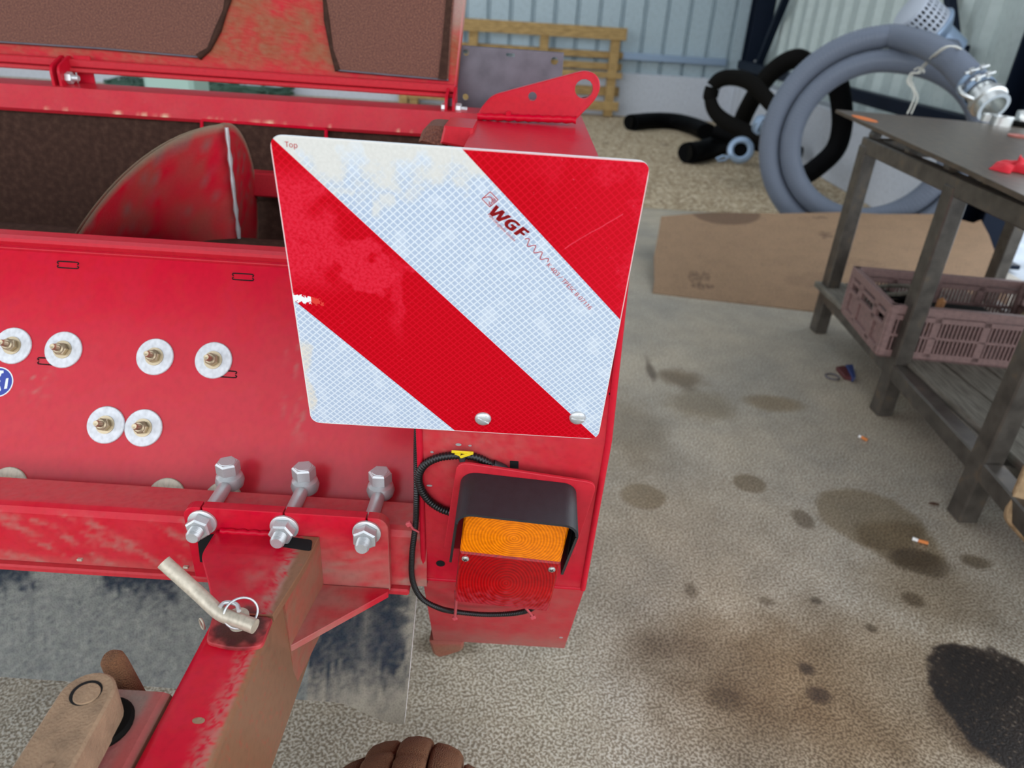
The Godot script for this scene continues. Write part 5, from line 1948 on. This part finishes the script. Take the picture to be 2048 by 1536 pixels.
	obj("head", box(wp.call(0.0, 0.06, 0.01), Vector3(0.20, 0.10, 0.12), 0.01, bs), M["hose dusty"], rt)
	var wh = thing("caster_wheel", "yellowish caster wheel with a grey hub at the right end of the crate", "wheel", wp.call(0.19, 0.05, 0.10))
	var wc = wp.call(0.20, 0.105, 0.075)
	var ax = (bs * Vector3(-0.35, 0.25, 0.9)).normalized()
	obj("tread", lathe([[0.034, -0.025], [0.05, -0.025], [0.054, -0.018], [0.054, 0.018], [0.05, 0.025], [0.036, 0.025], [0.034, -0.025]], wc, ax, 30), M["amber wheel"], wh)
	obj("hub", lathe([[0.0, -0.02], [0.035, -0.02], [0.035, 0.016], [0.028, 0.02], [0.018, 0.014], [0.008, 0.02], [0.0, 0.022]], wc, ax, 26), M["plate steel"], wh)
	obj("fork", box(wp.call(0.20, 0.040, 0.04), Vector3(0.07, 0.06, 0.05), 0.004, bs), M["hose dusty"], wh)


func cardboard():
	var a := on(1305, 585, hp(1.046))
	var b := on(1625, 622, hp(1.046))
	var c := on(1500, 427, zp(-3.58))
	var n := (b - a).cross(c - a).normalized()
	if n.y < 0.0:
		n = -n
	var pl := Plane(n, a)
	var sp = [[on(1452, 426, pl), 0.17, 0.11], [on(1390, 555, pl), 0.03, 0.05], [on(1412, 553, pl), 0.018, 0.035], [on(1405, 572, pl), 0.05, 0.02], [on(1650, 470, pl), 0.035, 0.03], [on(1640, 435, pl), 0.035, 0.012], [on(1500, 605, pl), 0.05, 0.012], [on(1725, 530, pl), 0.09, 0.05], [on(1620, 560, pl), 0.12, 0.06]]
	CF = func(p):
		var col = Color(0.265, 0.165, 0.092)
		col *= 1.0 + 0.10 * N("big", p * 0.7) + 0.04 * N("big", Vector3(p.x * 0.5, 0, p.z * 5.0))
		for i in sp.size():
			var d = Vector2((p.x - sp[i][0].x) / sp[i][1], (p.z - sp[i][0].z) / sp[i][2]).length()
			var e = 1.0 if i == 0 else (1.0 if N("mid", p) > -0.05 else 0.2)
			var k = ss(1.05, 0.95, d) * (0.75 if i < 6 else 0.18) * e
			col = col.lerp(Color(0.095, 0.052, 0.028), k)
		var dots = ss(0.42, 0.55, N("big", p * 2.2 + Vector3(7, 0, 0)))
		col = col.lerp(Color(0.20, 0.125, 0.07), 0.6 * dots)
		col.a = 1.0
		return col
	var out = ons([[1322, 433], [1378, 428], [1420, 425], [1560, 427], [1690, 424], [1760, 428], [1880, 428], [1946, 446], [1962, 440], [1978, 470], [1992, 510], [2020, 575], [1995, 680], [1625, 622], [1500, 608], [1390, 596], [1305, 585], [1309, 560], [1308, 512], [1318, 460]], pl)
	var t = thing("cardboard_sheet", "large stained brown cardboard sheet on the floor in front of the grey hose", "cardboard", Vector3((a.x + b.x) * 0.5, 0, a.z - 0.4))
	obj("sheet", slab(out, n, 0.006, 0.0, 6), M["card"], t)
	CF = null


# ------------------------------------------------------------------ hoses
func grey_hose():
	CF = null
	var C := Vector3(1.765, 0.545, -3.88)
	var yaw := 0.42
	var tilt := -0.10
	var e1 := Vector3(cos(yaw), 0, sin(yaw))
	var n0 := Vector3(-sin(yaw), 0, cos(yaw))
	var e2 := Vector3.UP * cos(tilt) + n0 * sin(tilt)
	var nn := e1.cross(e2).normalized()
	var t = thing("suction_hose", "thick grey spiral suction hose coiled upright against the corrugated wall", "hose", C - Vector3(0, C.y, 0))
	var r := 0.055
	var pts = []
	# outer turn from the coupling over the top, then the inner turn
	var pend := on(1957, 180, zp(-3.40))
	var pmid := on(1931, 150, zp(-3.50))
	pts.append(pend)
	pts.append(on(1931, 150, zp(-3.50)))
	pts.append(on(1900, 119, zp(-3.60)))
	pts.append(on(1852, 91, zp(-3.73)))
	for k in 30:
		var a = deg_to_rad(92.0) + (TAU * 0.86 - deg_to_rad(40.0)) * k / 29.0
		pts.append(C + (e1 * cos(a) + e2 * sin(a)) * 0.492 + nn * 0.0)
	var a0 := deg_to_rad(52.0) + TAU * 0.86
	for k in range(1, 40):
		var a = a0 + TAU * 0.98 * k / 39.0
		var R = lerpf(0.492, 0.384, ss(0.0, 0.25, k / 39.0))
		pts.append(C + (e1 * cos(a) + e2 * sin(a)) * R + nn * lerpf(0.0, 0.012, k / 39.0))
	var strn := on(1868, 52, zp(-4.02))
	var path = resample(spline(pts, 8), 0.006)
	obj("hose", tube(path, func(i, n): return r * lerpf(1.16, 1.0, ss(0.0, 90.0, i)) * (1.0 if i % 3 != 0 else 0.962), 28), M["hose grey"], t)
	# back turn seen between the two others on the right
	var back = []
	for k in 30:
		var a = deg_to_rad(-70.0) + deg_to_rad(135.0) * k / 29.0
		back.append(C + (e1 * cos(a) + e2 * sin(a)) * 0.490 - nn * 0.105)
	back.append(on(1900, 95, zp(-4.05)))
	back.append(on(1880, 68, zp(-4.05)))
	obj("hose_turn", tube(resample(spline(back, 6), 0.006), func(i, n): return r * (1.0 if i % 3 != 0 else 0.962), 24), M["hose grey"], t)
	# two bolt clamps near the coupling
	var dirv := (pend - pmid).normalized()
	for k in 2:
		var c := pend - dirv * (0.045 - 0.05 * k)
		var s = lathe([[r * 1.16 + 0.0005, -0.012], [r * 1.16 + 0.003, -0.012], [r * 1.16 + 0.003, 0.012], [r * 1.16 + 0.0005, 0.012]], c, dirv, 28)
		var sd := dirv.cross(Vector3(0, 0, 1)).normalized()
		var fr := (Vector3(0, 0, 1) - dirv * dirv.z).normalized()
		var cl = obj("hose_clamp", s, M["galvanised rail"], t)
		s = beamb(c + fr * (r * 1.16 + 0.012) - sd * 0.05, c + fr * (r * 1.16 + 0.012) + sd * 0.05, 0.009, 0.009, 0.001)
		for w in [-0.022, 0.02]:
			box(c + fr * (r * 1.16 + 0.010) + sd * w, Vector3(0.02, 0.02, 0.024), 0.002, Basis(sd, dirv, sd.cross(dirv)), s)
		obj("clamp_bolt", s, M["bare metal"], cl)
	# coupling ring with levers
	var cc := pend + dirv * 0.03
	var s3 = lathe([[0.0, -0.02], [0.058, -0.02], [0.060, 0.03], [0.075, 0.035], [0.075, 0.06], [0.066, 0.066], [0.066, 0.10], [0.05, 0.10], [0.05, 0.02], [0.0, 0.02]], cc, dirv, 32)
	obj("coupling", s3, M["bare metal"], t)
	var fr2 := (Vector3(-0.5, -0.4, 1) - dirv * dirv.dot(Vector3(-0.5, -0.4, 1))).normalized()
	var lv = spline([cc + dirv * 0.05 + fr2 * 0.075, cc + dirv * 0.02 + fr2 * 0.11, cc - dirv * 0.03 + fr2 * 0.10, cc - dirv * 0.05 + fr2 * 0.07], 6)
	obj("lever", tube(lv, 0.009, 8), M["bare metal"], t)
	# strainer basket with slots behind the top of the coil
	var b0 := on(1899, 88, zp(-4.06))
	var b1 := on(1822, 20, zp(-4.06))
	var ax := (b1 - b0).normalized()
	var ln := b0.distance_to(b1)
	var st = obj("strainer", lathe([[0.0, -0.05], [0.060, -0.05], [0.066, ln * 0.25], [0.108, ln * 0.40], [0.114, ln * 0.44], [0.108, ln * 0.48], [0.0, ln * 0.48]], b0, ax, 32), M["galvanised rail"], t)
	var u := ax.cross(Vector3(0, 0, 1)).normalized()
	var v := ax.cross(u)
	var s4 := st0()
	var lo := ln * 0.48
	for k in 5:
		var h = lo + 0.034 * k
		lathe([[0.092, h], [0.101, h], [0.101, h + 0.012], [0.092, h + 0.012], [0.092, h]], b0, ax, 36, s4)
	obj("basket_ring", s4, M["strainer grey"], st)
	for k in 30:
		var a = TAU * k / 30.0
		var d = u * cos(a) + v * sin(a)
		var s5 = beamb(b0 + ax * lo + d * 0.0965, b0 + ax * (lo + 0.148) + d * 0.0965, 0.009, 0.007, 0.0, d)
		obj("basket_slat", s5, M["strainer grey"], st)
	obj("basket_end", lathe([[0.0, lo + 0.140], [0.097, lo + 0.140], [0.097, lo + 0.150], [0.088, lo + 0.156], [0.0, lo + 0.158]], b0, ax, 32), M["strainer grey"], st)
	obj("basket_core", lathe([[0.0, lo], [0.08, lo], [0.08, lo + 0.139], [0.0, lo + 0.139]], b0, ax, 24), M["hose dusty"], st)
	# twine tied round the two turns
	var tw = thing("twine", "white twine tied round the two turns of the grey hose, ends hanging", "string", on(1840, 150, zp(-3.75)))
	var zz := zp(-3.755)
	for dx in [0.0, 5.0]:
		var sp = []
		for q in [[1918, 99, -3.56], [1906, 93, -3.53], [1890, 94, -3.53], [1872, 106, -3.57], [1856, 121, -3.66], [1843, 134, -3.74], [1834, 146, -3.75], [1822, 146, -3.755], [1817, 160, -3.76], [1822, 172, -3.76]]:
			sp.append(on(q[0] + dx, q[1], zp(q[2])))
		sp = spline(sp, 5)
		obj("cord", tube(sp, 0.0036, 6), M["string"], tw)
	for q in [[[1822, 172], [1829, 190], [1822, 212], [1814, 228]], [[1826, 172], [1835, 195], [1828, 215], [1822, 228]], [[1828, 140], [1838, 135], [1848, 142], [1846, 146]], [[1820, 150], [1814, 162], [1820, 172], [1830, 176]]]:
		obj("cord", tube(spline(ons(q, zz), 5), 0.0034, 6), M["string"], tw)


func flat_hose(called, label, q, z, w, flat, mm, group = ""):
	var pts = []
	for p in q:
		pts.append(on(p[0], p[1], z if z is Plane else zp(p[2])))
	var t = thing(called, label, "hose", pts[0], group)
	obj("tube", tube(spline(pts, 8), w, 18, null, false, true, flat), M[mm], t)
	return t


func black_hoses():
	CF = null
	# short lengths on the gravel
	var a = flat_hose("black_hose", "short flattened length of black hose lying on the gravel in front of the white plinth", [[1262, 245], [1310, 241], [1352, 243], [1390, 253], [1414, 264]], hp(0.97), 0.10, 0.8, "hose black")
	var e := on(1262, 245, hp(0.97))
	obj("open_end", slab(circ(e + Vector3(-0.004, 0, 0), Vector3(0.1, 0, 1), Vector3.UP, 0.085, 18, 0.06), Vector3(-1, 0, 0.1), 0.002), M["hose dusty"], a)
	var b = flat_hose("black_hose", "short black hose end pointing left beside the round metal coupling", [[1376, 306], [1410, 300], [1450, 285], [1482, 268]], hp(0.965), 0.10, 0.85, "hose black")
	var e2 := on(1376, 306, hp(0.965))
	obj("open_end", slab(circ(e2 + Vector3(-0.004, 0, 0.002), Vector3(0.25, 0, 1), Vector3.UP, 0.085, 18, 0.065), Vector3(-1, 0, 0.25), 0.002), M["hose dusty"], b)
	# coils behind
	flat_hose("black_hose", "black hose loop standing up at the left, in front of the corner column", [[1602, 372, -5.15], [1590, 335, -5.2], [1560, 300, -5.4], [1500, 268, -5.6], [1440, 235, -5.8], [1421, 200, -5.9], [1432, 165, -5.9], [1462, 155, -5.8], [1500, 165, -5.6], [1540, 205, -5.4], [1575, 245, -5.2]], 0, 0.036, 1.6, "hose dusty")
	flat_hose("black_hose", "thick black hose arching over at the top of the black coil", [[1462, 292, -6.85], [1476, 262, -6.75], [1496, 215, -6.6], [1530, 160, -6.5], [1565, 128, -6.45], [1598, 118, -6.4], [1625, 140, -6.4], [1640, 180, -6.4]], 0, 0.076, 1.0, "hose dusty")
	flat_hose("black_hose", "inner black hose arch under the thick one, against the side wall", [[1530, 275, -5.75], [1560, 220, -5.85], [1592, 172, -5.9], [1625, 150, -5.9], [1650, 165, -5.9]], 0, 0.055, 1.0, "hose black")
	flat_hose("black_hose", "wide black hose hanging in a curve inside the grey coil", [[1672, 150, -5.0], [1682, 200, -5.0], [1684, 250, -5.0], [1672, 296, -5.0], [1640, 330, -5.0], [1600, 356, -5.0], [1570, 362, -5.0]], 0, 0.066, 1.0, "hose black")
	flat_hose("black_hose", "low black hose resting on the gravel behind the metal coupling", [[1430, 262, -6.35], [1470, 275, -6.25], [1520, 288, -6.15], [1560, 300, -6.1], [1600, 308, -6.1]], 0, 0.06, 1.0, "hose black")
	var c := on(1481, 300, zp(-5.35))
	var ax := Vector3(-0.25, 0.25, 0.93).normalized()
	var t = thing("hose_coupling", "round grey metal hose coupling facing forward on the gravel", "coupling", c)
	obj("flange", lathe([[0.05, -0.03], [0.092, -0.03], [0.095, 0.0], [0.085, 0.02], [0.06, 0.03], [0.048, 0.02], [0.05, -0.03]], c, ax, 32), M["galvanised rail"], t)
	obj("bore", lathe([[0.0, -0.09], [0.062, -0.09], [0.062, -0.02], [0.0, -0.018]], c, ax, 24), M["hose black"], t)
	var s = tube(ons([[1432, 318], [1446, 312], [1460, 314], [1450, 320], [1435, 322]], zp(-5.3)), 0.009, 7)
	obj("chain", s, M["galvanised rail"], t)
	var c2 := on(1520, 250, zp(-5.3))
	var t2 = thing("hose_coupling", "smaller grey lever coupling among the black hoses, above the round one", "coupling", c2)
	obj("body", lathe([[0.0, -0.05], [0.05, -0.05], [0.055, 0.0], [0.05, 0.04], [0.03, 0.05], [0.0, 0.05]], c2, Vector3(-0.3, -0.4, 0.8), 22), M["galvanised rail"], t2)
	obj("lever", tube(spline(ons([[1548, 222], [1538, 232], [1524, 240], [1512, 262], [1518, 268]], zp(-5.25)), 5), 0.010, 7), M["galvanised rail"], t2)


func pallet():
	CF = null
	var z := -8.72
	var x1 := on(1253, 62, zp(z)).x
	var x0 := x1 - 2.4
	var t = thing("wooden_pallet", "long wooden pallet standing on its side against the corrugated back wall", "pallet", Vector3(x1 - 1.2, 0, z))
	var m = M["pallet wood"]
	var top := on(1253, 58, zp(z)).y
	for k in 5:
		var x = x1 - 0.10 - 0.79 * k if k < 4 else x0 + 0.05
		obj("stringer", box(Vector3(x, top * 0.5, z - 0.07), Vector3(0.10, top - 0.02, 0.11), 0.004), m, t)
	var ys = [[top - 0.055, 0.125, 0.024], [top - 0.275, 0.07, 0.0], [top - 0.395, 0.075, 0.0], [top - 0.475, 0.065, 0.024], [top - 0.655, 0.10, 0.0], [top - 0.80, 0.10, 0.024]]
	for q in ys:
		obj("deck_board", box(Vector3((x0 + x1) * 0.5, q[0], z + (0.0 if q[2] > 0.0 else -0.142)), Vector3(2.42, q[1], 0.024), 0.004), m, t)


func yard_bits():
	CF = null
	var t = thing("green_box", "pale green plastic box on the gravel behind the open lid", "box", V(-2.05, 1.05, -6.3))
	var c := on(355, 170, zp(-6.2))
	t.position = Vector3(c.x, 0, c.z)
	obj("body", box(Vector3(c.x, 0.26, c.z), Vector3(0.40, 0.52, 0.34), 0.03), M["pale green"], t)
	obj("lid", box(Vector3(c.x, 0.535, c.z), Vector3(0.44, 0.05, 0.38), 0.015), M["pale green"], t)
	for k in 2:
		var q = [[[225, 178], [265, 168], [315, 176], [330, 186], [280, 188], [235, 186]], [[400, 178], [450, 166], [520, 178], [580, 190], [520, 196], [440, 192]]][k]
		var n = thing("net_bundle", ["bundle of dark green netting left of the pale green box", "bundle of dark green netting right of the pale green box"][k], "netting", on(q[0][0], q[0][1], hp(1.03)), "green netting")
		var rg := RandomNumberGenerator.new()
		rg.seed = 5 + k
		var s := st0()
		for i in 22:
			var pts = []
			for j in 6:
				var p = q[rg.randi() % 6]
				pts.append(on(p[0] + rg.randf_range(-14, 14), p[1] + rg.randf_range(-3, 3), hp(1.04)) + Vector3(0, rg.randf_range(0.0, 0.10), 0))
			tube(spline(pts, 5), 0.011, 5, s)
		var o = obj("strands", s, M["net green"], n)
		o.set_meta("kind", "stuff")


func floor_bits():
	CF = null
	var f := hp(1.045)
	for q in [[[1825, 1077], [1836, 1081], [1856, 1086], "cigarette butt with an orange filter lying beside the large damp stain"], [[1717, 872], [1723, 874], [1734, 880], "older stubbed out cigarette butt on the floor near the middle bench leg"]]:
		var a := on(q[0][0], q[0][1], f)
		var m := on(q[1][0], q[1][1], f)
		var b := on(q[2][0], q[2][1], f)
		var t = thing("cigarette_butt", q[3], "cigarette butt", a)
		obj("paper", tube([a, m], 0.0042, 10), M["cigarette white"], t)
		obj("filter", tube([m, b], 0.0043, 10), M["cigarette filter"], t)
	var c := on(1665, 753, f)
	var t2 = thing("rubber_ring", "small grey ring lying on the floor next to the blue and red scrap", "ring", c)
	obj("ring", tube(circ(c, Vector3.RIGHT, Vector3(0, 0, 1), 0.022, 24), 0.0028, 8, null, true), M["plate steel"], t2)
	var t3 = thing("scrap_piece", "dark red and blue scrap of plastic on the floor by the bench rail", "scrap", on(1693, 742, f))
	obj("red_part", slab(ons([[1673, 733], [1690, 730], [1706, 756], [1690, 752]], hp(1.036)), Vector3.UP, 0.012, 0.002), M["scrap red"], t3)
	obj("blue_part", slab(ons([[1692, 729], [1706, 728], [1712, 752], [1706, 757], [1698, 742]], hp(1.032)), Vector3.UP, 0.014, 0.002), M["scrap blue"], t3)
	var k := 0
	for q in [[1213, 286, 0.035, "brown leaf on the gravel right of the red housing"], [1330, 289, 0.04, "brown leaf on the gravel below the black hose"], [1868, 1006, 0.013, "small brown splinter on the floor beside the bench leg"]]:
		var p := on(q[0], q[1], hp(1.043))
		var t4 = thing(["dry_leaf", "dry_leaf", "wood_splinter"][k], q[3], ["leaf", "leaf", "splinter"][k], p)
		obj(["blade", "blade", "chip"][k], slab([p + Vector3(-q[2], 0, 0), p + Vector3(-q[2] * 0.2, 0.004, q[2] * 0.4), p + Vector3(q[2], 0.001, q[2] * 0.25), p + Vector3(q[2] * 0.3, 0.003, -q[2] * 0.3)], Vector3.UP, 0.003), M["leaf"], t4)
		k += 1
